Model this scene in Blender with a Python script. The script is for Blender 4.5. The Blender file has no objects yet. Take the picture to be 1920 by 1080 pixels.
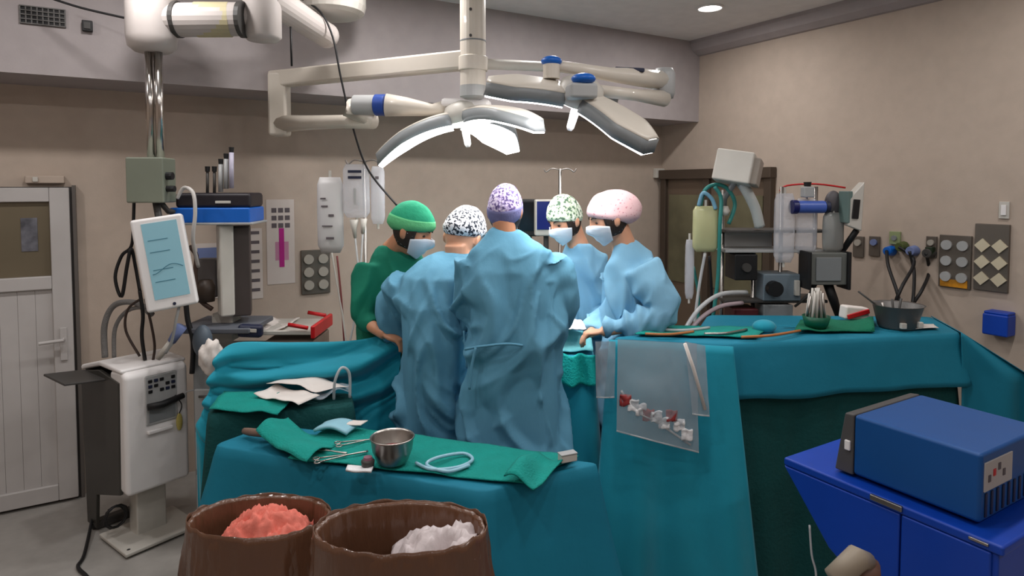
import bpy, math, random
from mathutils import Vector, Matrix, Euler, noise
random.seed(7)
R = math.radians
# ------------------------------------------------------------------ camera
F = 1200.0            # focal length in pixels of a 1920 px wide frame
PITCH = R(2.7)
PY0 = 407.0           # principal point row
H = 1.95              # camera height
YAW = R(30.5)         # camera turned to the right of the back wall's normal
SC = bpy.context.scene
COL = SC.collection
cam_d = bpy.data.cameras.new('camera')
cam_d.sensor_fit = 'HORIZONTAL'; cam_d.sensor_width = 36.0
cam_d.lens = 36.0 * F / 1920.0
cam_d.shift_y = -(540.0 - PY0) / 1920.0
cam_d.clip_start = 0.05
cam = bpy.data.objects.new('camera', cam_d); COL.objects.link(cam)
cam.location = (0, 0, H)
cam.rotation_euler = (R(90) - PITCH, 0, -YAW)
SC.camera = cam
# ------------------------------------------------------------------ world and view
wd = bpy.data.worlds.new('world'); SC.world = wd; wd.use_nodes = True
wd.node_tree.nodes['Background'].inputs[0].default_value = (0.5, 0.5, 0.5, 1)
wd.node_tree.nodes['Background'].inputs[1].default_value = 0.05
vs = SC.view_settings
vs.view_transform = 'Standard'; vs.look = 'None'; vs.gamma = 1.0; vs.use_curve_mapping = False
vs.exposure = 0.55
DOWNLIGHT_W = 7.5
LAMP_W = 2.6
# ------------------------------------------------------------------ frames: C = camera-aligned (x right, y depth, z up); world = room axes
XR, YB, YS, ZC, ZS = 4.59, 4.82, 4.33, 3.30, 2.56     # right wall, back wall, soffit face, ceiling, soffit underside
XL, YF = -2.6, -2.6
cy, sy = math.cos(YAW), math.sin(YAW)
def w(v): return Vector((v[0]*cy + v[1]*sy, -v[0]*sy + v[1]*cy, v[2]))
def rc(X, Y, z): return Vector((X*cy - Y*sy, X*sy + Y*cy, z))
def ray(px, py):
    a = (px - 960)/F; b = (PY0 - py)/F
    return Vector((a, b*math.sin(PITCH) + math.cos(PITCH), b*math.cos(PITCH) - math.sin(PITCH)))
def c(px, py, d):
    r = ray(px, py); t = d/r.y
    return Vector((r.x*t, d, H + r.z*t))
def cz(px, py, z):
    r = ray(px, py); t = (z - H)/r.z
    return Vector((r.x*t, r.y*t, z))
def onplane(px, py, axis, val):
    r = w(ray(px, py)); t = val/r[axis]
    return Vector((r.x*t, r.y*t, H + r.z*t))      # world coordinates
def px2m(n, d): return n*d/F
# ------------------------------------------------------------------ materials
def lin(col):
    o = []
    for k in col[:3]:
        k = k/255.0
        o.append(k/12.92 if k <= 0.04045 else ((k + 0.055)/1.055)**2.4)
    return (o[0], o[1], o[2], 1.0)
MATS = {}
def mat(name, col, rough=0.5, metal=0.0, bump=0.0, scale=40.0, var=0.0, alpha=1.0, emit=0.0, trans=0.0, coat=0.0, stretch=None, ior=1.45, sheen=0.0, crease=0.0, cscale=5.0, crot=(0, 0.5, 0)):
    if name in MATS: return MATS[name]
    m = bpy.data.materials.new(name); m.use_nodes = True
    nt = m.node_tree; b = nt.nodes['Principled BSDF']
    L = lin(col)
    b.inputs['Base Color'].default_value = L
    b.inputs['Roughness'].default_value = rough
    b.inputs['Metallic'].default_value = metal
    b.inputs['IOR'].default_value = ior
    b.inputs['Alpha'].default_value = alpha
    if trans: b.inputs['Transmission Weight'].default_value = trans
    if coat: b.inputs['Coat Weight'].default_value = coat
    if sheen: b.inputs['Sheen Weight'].default_value = sheen
    if emit:
        b.inputs['Emission Color'].default_value = L
        b.inputs['Emission Strength'].default_value = emit
    tc = nt.nodes.new('ShaderNodeTexCoord')
    src = tc.outputs['Object']
    if stretch:
        mp = nt.nodes.new('ShaderNodeMapping'); mp.inputs['Scale'].default_value = stretch
        nt.links.new(src, mp.inputs['Vector']); src = mp.outputs['Vector']
    n = nt.nodes.new('ShaderNodeTexNoise')
    n.inputs['Scale'].default_value = scale; n.inputs['Detail'].default_value = 5
    nt.links.new(src, n.inputs['Vector'])
    if bump:
        bp = nt.nodes.new('ShaderNodeBump'); bp.inputs['Strength'].default_value = bump; bp.inputs['Distance'].default_value = 0.01
        nt.links.new(n.outputs['Fac'], bp.inputs['Height']); nt.links.new(bp.outputs['Normal'], b.inputs['Normal'])
        if crease:                                        # crumple lines pressed into the cloth
            mq = nt.nodes.new('ShaderNodeMapping'); mq.inputs['Rotation'].default_value = crot; mq.inputs['Scale'].default_value = (1, 1, 0.4)
            nr = nt.nodes.new('ShaderNodeTexNoise'); nr.noise_type = 'RIDGED_MULTIFRACTAL'; nr.inputs['Scale'].default_value = cscale; nr.inputs['Detail'].default_value = 2.0
            b2 = nt.nodes.new('ShaderNodeBump'); b2.inputs['Strength'].default_value = crease; b2.inputs['Distance'].default_value = 0.02
            nt.links.new(tc.outputs['Object'], mq.inputs['Vector']); nt.links.new(mq.outputs['Vector'], nr.inputs['Vector'])
            nt.links.new(nr.outputs['Fac'], b2.inputs['Height']); nt.links.new(bp.outputs['Normal'], b2.inputs['Normal']); nt.links.new(b2.outputs['Normal'], b.inputs['Normal'])
    v = max(var, 0.04)
    n2 = nt.nodes.new('ShaderNodeTexNoise'); n2.inputs['Scale'].default_value = max(1.5, scale*0.12); n2.inputs['Detail'].default_value = 3
    nt.links.new(src, n2.inputs['Vector'])
    cr = nt.nodes.new('ShaderNodeValToRGB')
    cr.color_ramp.elements[0].position = 0.3; cr.color_ramp.elements[1].position = 0.7
    cr.color_ramp.elements[0].color = tuple(k*(1 - v) for k in L[:3]) + (1,)
    cr.color_ramp.elements[1].color = tuple(min(1, k*(1 + v)) for k in L[:3]) + (1,)
    nt.links.new(n2.outputs['Fac'], cr.inputs['Fac']); nt.links.new(cr.outputs['Color'], b.inputs['Base Color'])
    MATS[name] = m; return m
def printed(name, base, ink, scale=60, thr=0.5, rough=0.8, third=None):
    """cotton print: patches of ink over a base colour"""
    if name in MATS: return MATS[name]
    m = bpy.data.materials.new(name); m.use_nodes = True
    nt = m.node_tree; b = nt.nodes['Principled BSDF']; b.inputs['Roughness'].default_value = rough
    tc = nt.nodes.new('ShaderNodeTexCoord')
    n = nt.nodes.new('ShaderNodeTexNoise'); n.inputs['Scale'].default_value = scale; n.inputs['Detail'].default_value = 1.5
    cr = nt.nodes.new('ShaderNodeValToRGB'); e = cr.color_ramp.elements
    e[0].position = thr - 0.03; e[0].color = lin(ink); e[1].position = thr + 0.03; e[1].color = lin(base)
    if third:
        k = cr.color_ramp.elements.new(thr + 0.12); k.color = lin(base)
        k = cr.color_ramp.elements.new(thr + 0.16); k.color = lin(third)
    nt.links.new(tc.outputs['Object'], n.inputs['Vector']); nt.links.new(n.outputs['Fac'], cr.inputs['Fac'])
    nt.links.new(cr.outputs['Color'], b.inputs['Base Color'])
    MATS[name] = m; return m
# ------------------------------------------------------------------ mesh builder
class MB:
    def __init__(s): s.v = []; s.f = []
    def add(s, vs_, fs):
        o = len(s.v); s.v += [Vector(p) for p in vs_]; s.f += [tuple(i + o for i in f) for f in fs]; return s
    def box(s, ctr, size, rot=(0, 0, 0)):
        M = rot if isinstance(rot, Matrix) else Euler(rot).to_matrix()
        hx, hy, hz = size[0]/2, size[1]/2, size[2]/2
        p = [Vector(ctr) + M @ Vector((x*hx, y*hy, z*hz)) for x in (-1, 1) for y in (-1, 1) for z in (-1, 1)]
        return s.add(p, [(0,1,3,2),(4,6,7,5),(0,4,5,1),(2,3,7,6),(0,2,6,4),(1,5,7,3)])
    def hexa(s, p): # p: bottom 4 ccw then top 4
        return s.add(p, [(3,2,1,0),(4,5,6,7),(0,1,5,4),(1,2,6,5),(2,3,7,6),(3,0,4,7)])
    def prism(s, poly, off):
        n = len(poly); off = Vector(off); a = [Vector(p) for p in poly]
        return s.add(a + [p + off for p in a], [tuple(range(n-1,-1,-1)), tuple(range(n, 2*n))] + [(i, (i+1)%n, n+(i+1)%n, n+i) for i in range(n)])
    def loft(s, rings, caps=True, closed=True):
        n = len(rings[0]); vv = [p for r in rings for p in r]; ff = []
        for j in range(len(rings)-1):
            for i in range(n if closed else n-1):
                k = (i+1) % n
                ff.append((j*n+i, j*n+k, (j+1)*n+k, (j+1)*n+i))
        if caps and closed:
            ff.append(tuple(range(n-1,-1,-1))); ff.append(tuple((len(rings)-1)*n + i for i in range(n)))
        return s.add(vv, ff)
    def tube(s, pts, r, n=8, caps=True):
        pts = [Vector(p) for p in pts]; rs = r if isinstance(r, (list, tuple)) else [r]*len(pts)
        rings = []; ref = None
        for i, p in enumerate(pts):
            t = (pts[min(i+1, len(pts)-1)] - pts[max(i-1, 0)]).normalized()
            if ref is None:
                ref = Vector((0,0,1)) if abs(t.z) < 0.9 else Vector((1,0,0))
            x = (ref - t*ref.dot(t)).normalized(); ref = x; y = t.cross(x)
            rings.append([p + (x*math.cos(2*math.pi*k/n) + y*math.sin(2*math.pi*k/n))*rs[i] for k in range(n)])
        return s.loft(rings, caps)
    def lathe(s, prof, ctr=(0,0,0), n=24, M=None, sx=1, sy=1, fn=None):
        M = M or Matrix.Identity(3); ctr = Vector(ctr); rings = []
        for j, (r, z) in enumerate(prof):
            ring = []
            for k in range(n):
                a = 2*math.pi*k/n; rr = r*(fn(a, j) if fn else 1)
                ring.append(ctr + M @ Vector((rr*math.cos(a)*sx, rr*math.sin(a)*sy, z)))
            rings.append(ring)
        return s.loft(rings, caps=True)
    def ell(s, ctr, rad, M=None, nu=16, nv=10):
        M = M or Matrix.Identity(3); ctr = Vector(ctr); vv = []; ff = []
        for j in range(1, nv):
            e = -math.pi/2 + math.pi*j/nv
            for i in range(nu):
                a = 2*math.pi*i/nu
                vv.append(ctr + M @ Vector((rad[0]*math.cos(e)*math.cos(a), rad[1]*math.cos(e)*math.sin(a), rad[2]*math.sin(e))))
        b = len(vv); vv += [ctr + M @ Vector((0,0,-rad[2])), ctr + M @ Vector((0,0,rad[2]))]
        for j in range(nv-2):
            for i in range(nu):
                k = (i+1) % nu; ff.append((j*nu+i, j*nu+k, (j+1)*nu+k, (j+1)*nu+i))
        for i in range(nu):
            k = (i+1) % nu; ff.append((b, k, i)); ff.append((b+1, (nv-2)*nu+i, (nv-2)*nu+k))
        return s.add(vv, ff)
    def grid(s, fn, nu, nv):
        vv = [fn(i/nu, j/nv) for j in range(nv+1) for i in range(nu+1)]
        ff = [(j*(nu+1)+i, j*(nu+1)+i+1, (j+1)*(nu+1)+i+1, (j+1)*(nu+1)+i) for j in range(nv) for i in range(nu)]
        return s.add(vv, ff)
def smooth_path(pts, n=6):
    """Catmull-Rom through pts"""
    pts = [Vector(p) for p in pts]; P = [pts[0]] + pts + [pts[-1]]; out = []
    for i in range(1, len(P)-2):
        for k in range(n):
            t = k/n; a, b, c_, d = P[i-1], P[i], P[i+1], P[i+2]
            out.append(0.5*((2*b) + (c_-a)*t + (2*a-5*b+4*c_-d)*t*t + (3*b-a-3*c_+d)*t**3))
    return out + [pts[-1]]
# ------------------------------------------------------------------ objects
def tag(o, label, cat, group=None, kind=None):
    if label: o['label'] = label
    if cat: o['category'] = cat
    if group: o['group'] = group
    if kind: o['kind'] = kind
def mesh_obj(name, mb, m, base, smooth=False):
    me = bpy.data.meshes.new(name)
    base = Vector(base)
    me.from_pydata([tuple(p - base) for p in mb.v], [], mb.f); me.update()
    me.materials.append(m)
    if smooth:
        for p in me.polygons: p.use_smooth = True
    o = bpy.data.objects.new(name, me); COL.objects.link(o)
    return o
def mods(o, bevel=0, sub=0, solid=0, seg=2):
    if solid:
        q = o.modifiers.new('solid', 'SOLIDIFY'); q.thickness = solid; q.offset = 0
    if bevel:
        q = o.modifiers.new('bevel', 'BEVEL'); q.width = bevel; q.segments = seg; q.limit_method = 'ANGLE'; q.angle_limit = R(35)
        for p in o.data.polygons: p.use_smooth = True
        q.harden_normals = True
    if sub:
        q = o.modifiers.new('sub', 'SUBSURF'); q.levels = sub; q.render_levels = sub
class Thing:
    def __init__(s, name, label, cat, base, group=None, kind=None):
        s.base = Vector(base)
        s.o = bpy.data.objects.new(name, None); COL.objects.link(s.o); s.o.empty_display_size = 0.1
        s.o.location = w(s.base); s.o.rotation_euler = (0, 0, -YAW)
        tag(s.o, label, cat, group, kind)
    def part(s, name, mb, m, parent=None, smooth=False, label=None, **kw):
        o = mesh_obj(name, mb, m, s.base, smooth); o.parent = parent or s.o
        if label: o['label'] = label
        mods(o, **kw); return o
def single(name, label, cat, mb, m, smooth=False, group=None, kind=None, **kw):
    xs = [p.x for p in mb.v]; ys = [p.y for p in mb.v]; zs = [p.z for p in mb.v]
    base = Vector(((min(xs)+max(xs))/2, (min(ys)+max(ys))/2, min(zs)))
    o = mesh_obj(name, mb, m, base, smooth)
    o.location = w(base); o.rotation_euler = (0, 0, -YAW); tag(o, label, cat, group, kind); mods(o, **kw); return o
def struct(name, mb, m, label=None, **kw):                # room structure, given in world coordinates
    o = mesh_obj(name, mb, m, (0, 0, 0)); tag(o, label, None, None, 'structure'); mods(o, **kw); return o
RZ = YAW                                                   # rotation of a room-aligned box inside the C frame
def yawM(deg, pitch=0, roll=0):
    """box frame: local -y is the front; deg 0 = front towards the camera, positive = front turned to camera right"""
    return Euler((R(pitch), R(roll), R(deg))).to_matrix()
# ------------------------------------------------------------------ palette
WALL = mat('wall_paint', (184, 168, 154), 0.75, bump=0.05, scale=90, var=0.03)
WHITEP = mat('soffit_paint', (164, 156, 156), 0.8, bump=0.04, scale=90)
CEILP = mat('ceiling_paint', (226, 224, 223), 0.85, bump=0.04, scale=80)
FLOORM = mat('floor_vinyl', (160, 156, 151), 0.35, bump=0.03, scale=120, var=0.06)
PVC = mat('door_plastic', (190, 186, 184), 0.4)
PANE = mat('frosted_door_glass', (112, 102, 84), 0.25, coat=0.4, var=0.12, scale=14)
CREAM = mat('cream_enamel', (214, 206, 194), 0.35, coat=0.2)
WHITE = mat('white_plastic', (236, 233, 232), 0.4)
OFFW = mat('offwhite_plastic', (196, 192, 184), 0.45)
PENDW = mat('pendant_enamel', (196, 188, 184), 0.4, coat=0.1)
GREY = mat('grey_plastic', (128, 132, 134), 0.45)
LGREY = mat('light_grey_plastic', (165, 166, 166), 0.45)
DGREY = mat('dark_grey_plastic', (66, 64, 62), 0.5)
BLACK = mat('black_rubber', (22, 22, 24), 0.5)
CHROME = mat('chrome', (205, 200, 196), 0.18, metal=1.0)
STEEL = mat('brushed_steel', (170, 165, 160), 0.32, metal=1.0)
BROWNM = mat('bronze_door_frame', (84, 72, 62), 0.45, metal=0.3)
GREENBOX = mat('grey_green_enamel', (118, 124, 110), 0.5)
BLUEP = mat('bright_blue_plastic', (14, 96, 190), 0.4)
BLUED = mat('royal_blue_panel', (8, 62, 168), 0.42, var=0.05)
BLUEK = mat('cobalt_steel_case', (12, 76, 142), 0.42)
NAVY = mat('navy_plastic', (30, 36, 62), 0.5)
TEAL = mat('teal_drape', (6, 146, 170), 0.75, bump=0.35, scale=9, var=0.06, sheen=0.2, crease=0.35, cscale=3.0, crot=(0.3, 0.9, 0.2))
TEAL2 = mat('deep_teal_drape', (2, 116, 142), 0.78, bump=0.35, scale=9, var=0.06, crease=0.35, cscale=3.0, crot=(0.3, 0.9, 0.2))
GREEN = mat('green_towel', (0, 140, 130), 0.9, bump=0.6, scale=120, var=0.06, crease=0.35, cscale=3.0, crot=(0.3, 0.9, 0.2))
DGREEN = mat('dark_green_drape', (0, 70, 70), 0.88, bump=0.4, scale=60, var=0.08, crease=0.35, cscale=3.0, crot=(0.3, 0.9, 0.2))
GOWN = mat('blue_gown', (90, 148, 176), 0.8, bump=0.45, scale=14, var=0.05, stretch=(1, 1, 0.35), crease=0.55, cscale=4.5)
GOWN2 = mat('pale_blue_gown', (124, 174, 202), 0.8, bump=0.45, scale=14, var=0.05, stretch=(1, 1, 0.35), crease=0.55, cscale=4.5)
SCRUB = mat('green_scrubs', (0, 112, 88), 0.85, bump=0.4, scale=14, var=0.06, crease=0.55, cscale=4.5)
SKIN = mat('skin', (204, 150, 120), 0.5, var=0.05, scale=30)
SKIN2 = mat('tan_skin', (190, 134, 102), 0.5, var=0.05, scale=30)
HAIR = mat('dark_hair', (40, 28, 22), 0.6, bump=0.5, scale=120, stretch=(1, 1, 0.15))
MASKM = mat('mask_paper', (214, 222, 232), 0.85, bump=0.2, scale=40, stretch=(0.3, 0.3, 3))
BROWN = mat('brown_liner_plastic', (100, 68, 50), 0.28, bump=0.9, scale=22, var=0.12, stretch=(1, 1, 0.25), coat=0.3, crease=0.9, cscale=9.0, crot=(0.4, 0.5, 0))
PINK = mat('pink_cloth', (222, 120, 104), 0.85, bump=0.5, scale=30)
PAPER = mat('white_paper', (222, 214, 208), 0.85, bump=0.2, scale=20)
CLEAR = mat('clear_plastic', (222, 224, 232), 0.14, alpha=0.42, bump=0.6, scale=25, crease=0.5, cscale=9.0)
HAZY = mat('hazy_pouch_plastic', (178, 190, 200), 0.2, alpha=0.4, bump=0.5, scale=12)
TUBE = mat('clear_tubing', (206, 208, 210), 0.2, alpha=0.7)
RED = mat('red_plastic', (196, 28, 34), 0.4)
YELLOW = mat('yellow_tag', (190, 176, 98), 0.6)
YFLUID = mat('pale_yellow_fluid_bag', (196, 196, 150), 0.25, alpha=0.85)
LENS = mat('lamp_lens', (255, 252, 250), 0.3, emit=7.0)
LAMPLENS = mat('downlight_lens', (255, 250, 246), 0.3, emit=9.0)
BLOOD = mat('dark_red_stain', (150, 52, 52), 0.4)
GAUZE = mat('gauze', (236, 236, 238), 0.9, bump=0.6, scale=60)
SCREEN = mat('lit_screen', (120, 160, 172), 0.25, emit=0.22)
DSCREEN = mat('dark_screen', (10, 12, 16), 0.2)
NSCREEN = mat('navy_screen', (22, 34, 96), 0.25, emit=0.25)
# ================================================================== THE ROOM
struct('floor', MB().box(((XL+XR)/2, (YF+YB)/2, -0.05), (XR-XL+0.4, YB-YF+0.4, 0.1)), FLOORM)
struct('ceiling', MB().box(((XL+XR)/2, (YF+YB)/2, ZC+0.05), (XR-XL+0.4, YB-YF+0.4, 0.1)), CEILP)
struct('wall_back', MB().box(((XL+XR)/2, YB+0.06, ZC/2), (XR-XL+0.4, 0.12, ZC)), WALL)
struct('wall_right', MB().box((XR+0.06, (YF+YB)/2, ZC/2), (0.12, YB-YF, ZC)), WALL)
struct('wall_left', MB().box((XL-0.06, (YF+YB)/2, ZC/2), (0.12, YB-YF, ZC)), WALL)
struct('wall_front', MB().box(((XL+XR)/2, YF-0.06, ZC/2), (XR-XL+0.4, 0.12, ZC)), WALL)
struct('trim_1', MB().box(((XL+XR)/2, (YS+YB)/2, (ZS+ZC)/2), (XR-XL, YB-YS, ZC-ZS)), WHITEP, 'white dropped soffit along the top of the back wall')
cv = MB()
prof = [(0, 0), (0, -0.13), (-0.03, -0.125), (-0.09, -0.09), (-0.125, -0.03), (-0.13, 0)]
cv.prism([(XR + a, YF, ZC + b) for a, b in prof], (0, YS-YF, 0))
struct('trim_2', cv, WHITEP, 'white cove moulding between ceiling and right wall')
# ---- door in the back wall (world coordinates)
def wb(px, py, y=YB): return onplane(px, py, 1, y)
def wr(px, py): return onplane(px, py, 0, XR)
dr = wb(134, 350, YB-0.05).x; dl = dr - 0.92; dtop = 1.95
d1 = struct('door_1', MB().box(((dl+dr)/2, YB-0.02, dtop/2), (dr-dl, 0.05, dtop)), mat('dark_door_surround', (58, 54, 52), 0.6), 'white plastic door with frosted upper pane')  # dark slab behind the leaf, showing as a narrow outer frame
def dpart(name, x0, x1, z0, z1, y, t, m, parent, bevel=0.006):
    o = mesh_obj(name, MB().box(((x0+x1)/2, y, (z0+z1)/2), (x1-x0, t, z1-z0)), m, (0,0,0)); o.parent = parent; mods(o, bevel=bevel); return o
lx0, lx1 = dl+0.02, dr-0.012
yd = YB-0.06
dpart('stile', lx0, lx0+0.10, 0.02, dtop-0.005, yd, 0.05, PVC, d1); dpart('stile', lx1-0.10, lx1, 0.02, dtop-0.005, yd, 0.05, PVC, d1)
for z0, z1 in ((0.02, 0.12), (1.33, 1.41), (dtop-0.09, dtop-0.005)): dpart('rail', lx0+0.10, lx1-0.10, z0, z1, yd, 0.048, PVC, d1)
pane = dpart('window_pane', lx0+0.10, lx1-0.10, 1.41, dtop-0.09, yd+0.01, 0.01, PANE, d1, 0)
for k in range(8):
    xa = lx0+0.10 + k*(lx1-lx0-0.2)/8
    dpart('panel_board', xa+0.0004, xa+(lx1-lx0-0.2)/8-0.0004, 0.12, 1.33, yd+0.008, 0.02, PVC, d1, 0.0015)
wx = wb(55, 440, YB-0.06)
dpart('pane_notice', wx.x-0.04, wx.x+0.04, wx.z-0.1, wx.z+0.1, yd+0.003, 0.004, mat('notice_print', (104, 104, 112), 0.7, var=0.5, scale=120), d1, 0)
hz = 1.02
hd = MB().tube([(lx1-0.05, yd-0.025, hz), (lx1-0.05, yd-0.07, hz), (lx1-0.17, yd-0.075, hz-0.005)], 0.011, 8); hd.box((lx1-0.05, yd-0.03, hz-0.03), (0.035, 0.012, 0.2))
o = mesh_obj('door_handle', hd, PVC, (0,0,0)); o.parent = d1; mods(o, bevel=0.003)
fz = MB().box((dr+0.01, YB-0.03, 0.98), (0.018, 0.06, 1.96)); o = mesh_obj('door_frame', fz, mat('dark_frame', (96, 90, 86), 0.5), (0,0,0)); o.parent = d1
# ---- door in the right wall
ya, yb = wr(1247, 345).y, wr(1455, 320).y; zt = 2.05
d2 = struct('door_2', MB().box((XR-0.012, (ya+yb)/2, zt/2), (0.03, ya-yb, zt)), mat('door_leaf_brown', (104, 88, 74), 0.5), 'bronze framed sliding door with glazed leaf')
for y0, y1 in ((ya-0.07, ya), (yb, yb+0.07), ((ya+yb)/2+0.02, (ya+yb)/2+0.09)):
    o = mesh_obj('post', MB().box((XR-0.035, (y0+y1)/2, zt/2), (0.06, y1-y0, zt)), BROWNM, (0,0,0)); o.parent = d2; mods(o, bevel=0.005)
o = mesh_obj('head_rail', MB().box((XR-0.045, (ya+yb)/2, zt+0.02), (0.08, ya-yb+0.02, 0.09)), BROWNM, (0,0,0)); o.parent = d2; mods(o, bevel=0.005)
for y0, y1 in (((ya+yb)/2+0.09, ya-0.07), (yb+0.07, (ya+yb)/2+0.02)):
    o = mesh_obj('window_pane', MB().box((XR-0.032, (y0+y1)/2, 1.45), (0.012, y1-y0-0.05, 0.85)), mat('olive_door_glass', (98, 94, 72), 0.15, coat=0.5, var=0.4, scale=20), (0,0,0)); o.parent = d2
# ---- fittings on soffit, ceiling and walls, room-aligned, given from pixels
def wall_thing(name, label, cat, px, plane, val, thick, group=None):
    """an Empty on a wall with a helper for boxes measured along that wall"""
    x0, y0, x1, y1 = px
    ax = 1 if plane == 'b' else 0
    a = onplane(x0, (y0+y1)/2, ax, val); b = onplane(x1, (y0+y1)/2, ax, val)
    m_ = (a+b)/2; t0 = onplane((x0+x1)/2, y0, ax, val).z; t1 = onplane((x0+x1)/2, y1, ax, val).z
    e = bpy.data.objects.new(name, None); COL.objects.link(e); e.empty_display_size = 0.1
    e.location = (m_.x, m_.y, t1); 
    if plane == 'r': e.rotation_euler = (0, 0, -R(90))      # local x runs along the wall to the right, local -y points into the room
    tag(e, label, cat, group)
    W = (b-a).length; Hh = t0 - t1
    def bx(nm, u0, v0, u1, v1, y0_, y1_, m, parent=None, bevel=0.0, cyl=False, rot=0):
        mb = MB(); cx, cz_ = (u0+u1)/2*W - W/2, Hh - (v0+v1)/2*Hh
        if cyl:
            mb.lathe([(abs(u1-u0)*W/2, y0_), (abs(u1-u0)*W/2, y1_)], (cx, 0, cz_), 16, Euler((R(90), 0, 0)).to_matrix())
        else:
            mb.box((cx, -(y0_+y1_)/2, cz_), (abs(u1-u0)*W, abs(y1_-y0_), abs(v1-v0)*Hh), (0, R(rot), 0))
        o_ = mesh_obj(nm, mb, m, (0,0,0)); o_.parent = parent or e; mods(o_, bevel=bevel); return o_
    return e, bx
e, bx = wall_thing('vent_grille', 'black slotted air vent grille high on the white soffit', 'vent', (37, 14, 123, 48), 'b', YS, 0.02)
bx('backing', 0, 0, 1, 1, 0.0, 0.004, BLACK)
for k in range(5): bx('slat', 0.0, k/4*0.94, 1, k/4*0.94+0.06, 0.004, 0.012, mat('vent_bar', (96, 94, 92), 0.5))
for k in range(9): bx('bar', k/8*0.97, 0, k/8*0.97+0.03, 1, 0.004, 0.010, MATS['vent_bar'])
e, bx = wall_thing('wall_socket', 'small black socket box on the soffit beside the vent', 'socket', (154, 40, 174, 60), 'b', YS, 0.02)
bx('box', 0, 0, 1, 1, 0, 0.03, BLACK, bevel=0.004); bx('cover', 0.2, 0.2, 0.8, 0.8, 0.03, 0.036, DGREY)
single('power_cable', 'black cable slung along the soffit to the pendant joint', 'cable', MB().tube(smooth_path([c(70, -12, 3.4), c(150, 14, 3.4), c(245, 36, 3.4)]), 0.006, 6), BLACK, smooth=True)
e, bx = wall_thing('door_closer', 'pale door sensor housing above the white door', 'sensor', (48, 326, 122, 344), 'b', YB, 0.05)
bx('housing', 0, 0.2, 1, 1, 0, 0.05, WALL, bevel=0.008); bx('sensor_eye', 0.2, 0.35, 0.34, 0.85, 0.05, 0.065, OFFW, bevel=0.004)
def chart(name, label, px, build):
    e, bx = wall_thing(name, label, 'poster', px, 'b', YB, 0.004); bx('sheet', 0, 0, 1, 1, 0, 0.004, PAPERW); build(bx)
PAPERW = mat('poster_paper', (206, 196, 190), 0.8)
PRINT = mat('print_grey', (96, 88, 92), 0.8); MAG = mat('print_magenta', (176, 34, 130), 0.8); PKP = mat('print_pink', (190, 132, 160), 0.8); PBLUE = mat('print_blue', (110, 124, 168), 0.8)
def b1(bx):
    for r_ in range(3):
        for q in range(3): bx('print_block', 0.18+q*0.24, 0.10+r_*0.09, 0.36+q*0.24, 0.155+r_*0.09, 0.004, 0.0055, PRINT)
    bx('print_bar', 0.44, 0.34, 0.62, 0.80, 0.004, 0.0062, MAG); bx('print_patch', 0.30, 0.5, 0.78, 0.72, 0.004, 0.0050, PKP)
chart('wall_chart', 'tall pale wall chart with a magenta bar', (500, 374, 552, 532), b1)
def b2(bx):
    for r_ in range(7): bx('print_line', 0.1, 0.04+r_*0.135, 0.8, 0.085+r_*0.135, 0.004, 0.0055, PRINT)
chart('wall_notice', 'narrow list of grey lines pinned beside the dark monitor', (466, 428, 492, 560), b2)
def b3(bx):
    bx('print_block', 0.1, 0.08, 0.9, 0.45, 0.004, 0.0055, PBLUE); bx('print_block', 0.1, 0.55, 0.6, 0.7, 0.004, 0.0055, PRINT)
chart('wall_notice', 'pale paper with a blue printed block behind the touchscreen', (366, 456, 416, 560), b3)
OUTP = mat('outlet_plate', (104, 96, 88), 0.4, metal=0.4); SOCK = mat('socket_face', (166, 160, 150), 0.4); SOCKY = mat('socket_cream', (206, 196, 170), 0.45)
def outlet_panel(px, plane, val, label, cols, rows, top, diamond, sm):
    e, bx = wall_thing('outlet_panel', label, 'outlet panel', px, plane, val, 0.03)
    bx('plate', 0, 0, 1, 1, 0, 0.02, OUTP, bevel=0.004)
    for i in range(cols):
        for j in range(rows):
            u = (i+0.5)/cols; v = top + (j+0.5)/rows*(0.94-top)
            if diamond: bx('socket', u-0.16, v-0.075, u+0.16, v+0.075, 0.02, 0.032, sm, rot=45)
            else: bx('socket', u-0.17, v, u+0.17, v, 0.02, 0.034, sm, cyl=True)
    return bx
outlet_panel((564, 468, 618, 550), 'b', YB, 'grey plate of six round sockets on the back wall', 2, 3, 0.06, False, SOCK)
bx = outlet_panel((1763, 441, 1823, 540), 'r', XR, 'grey socket plate with an orange strip along its foot', 2, 3, 0.04, False, LGREY)
bx('warning_strip', 0.08, 0.84, 0.92, 0.98, 0.02, 0.026, mat('orange_strip', (190, 128, 24), 0.5, var=0.4, scale=150))
outlet_panel((1829, 420, 1894, 546), 'r', XR, 'large socket plate with cream diamond sockets', 2, 3, 0.2, True, SOCKY)
for px, lab in (((1601, 443, 1621, 482), 'single grey wall outlet behind the white monitor'), ((1631, 443, 1651, 480), 'single grey wall outlet next to the gas hoses'),
                ((1738, 443, 1758, 482), 'single wall outlet with a green-black plug beside the socket plates')):
    e, bx = wall_thing('wall_outlet', lab, 'outlet', px, 'r', XR, 0.02)
    bx('plate', 0, 0, 1, 1, 0, 0.015, OUTP, bevel=0.003); bx('socket', 0.2, 0.3, 0.8, 0.3, 0.015, 0.03, PBLUE if 'gas' in lab else SOCK, cyl=True)
    if 'plug' in lab: bx('plug', 0.25, 0.5, 0.95, 0.85, 0.015, 0.06, mat('dark_green_plug', (30, 44, 26), 0.5), bevel=0.004)
e, bx = wall_thing('wall_switch', 'small white wall switch above the diamond socket plate', 'switch', (1874, 378, 1894, 410), 'r', XR, 0.02)
bx('plate', 0, 0, 1, 1, 0, 0.012, OFFW, bevel=0.003); bx('rocker', 0.25, 0.2, 0.75, 0.8, 0.012, 0.02, WHITE, bevel=0.002)
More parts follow.
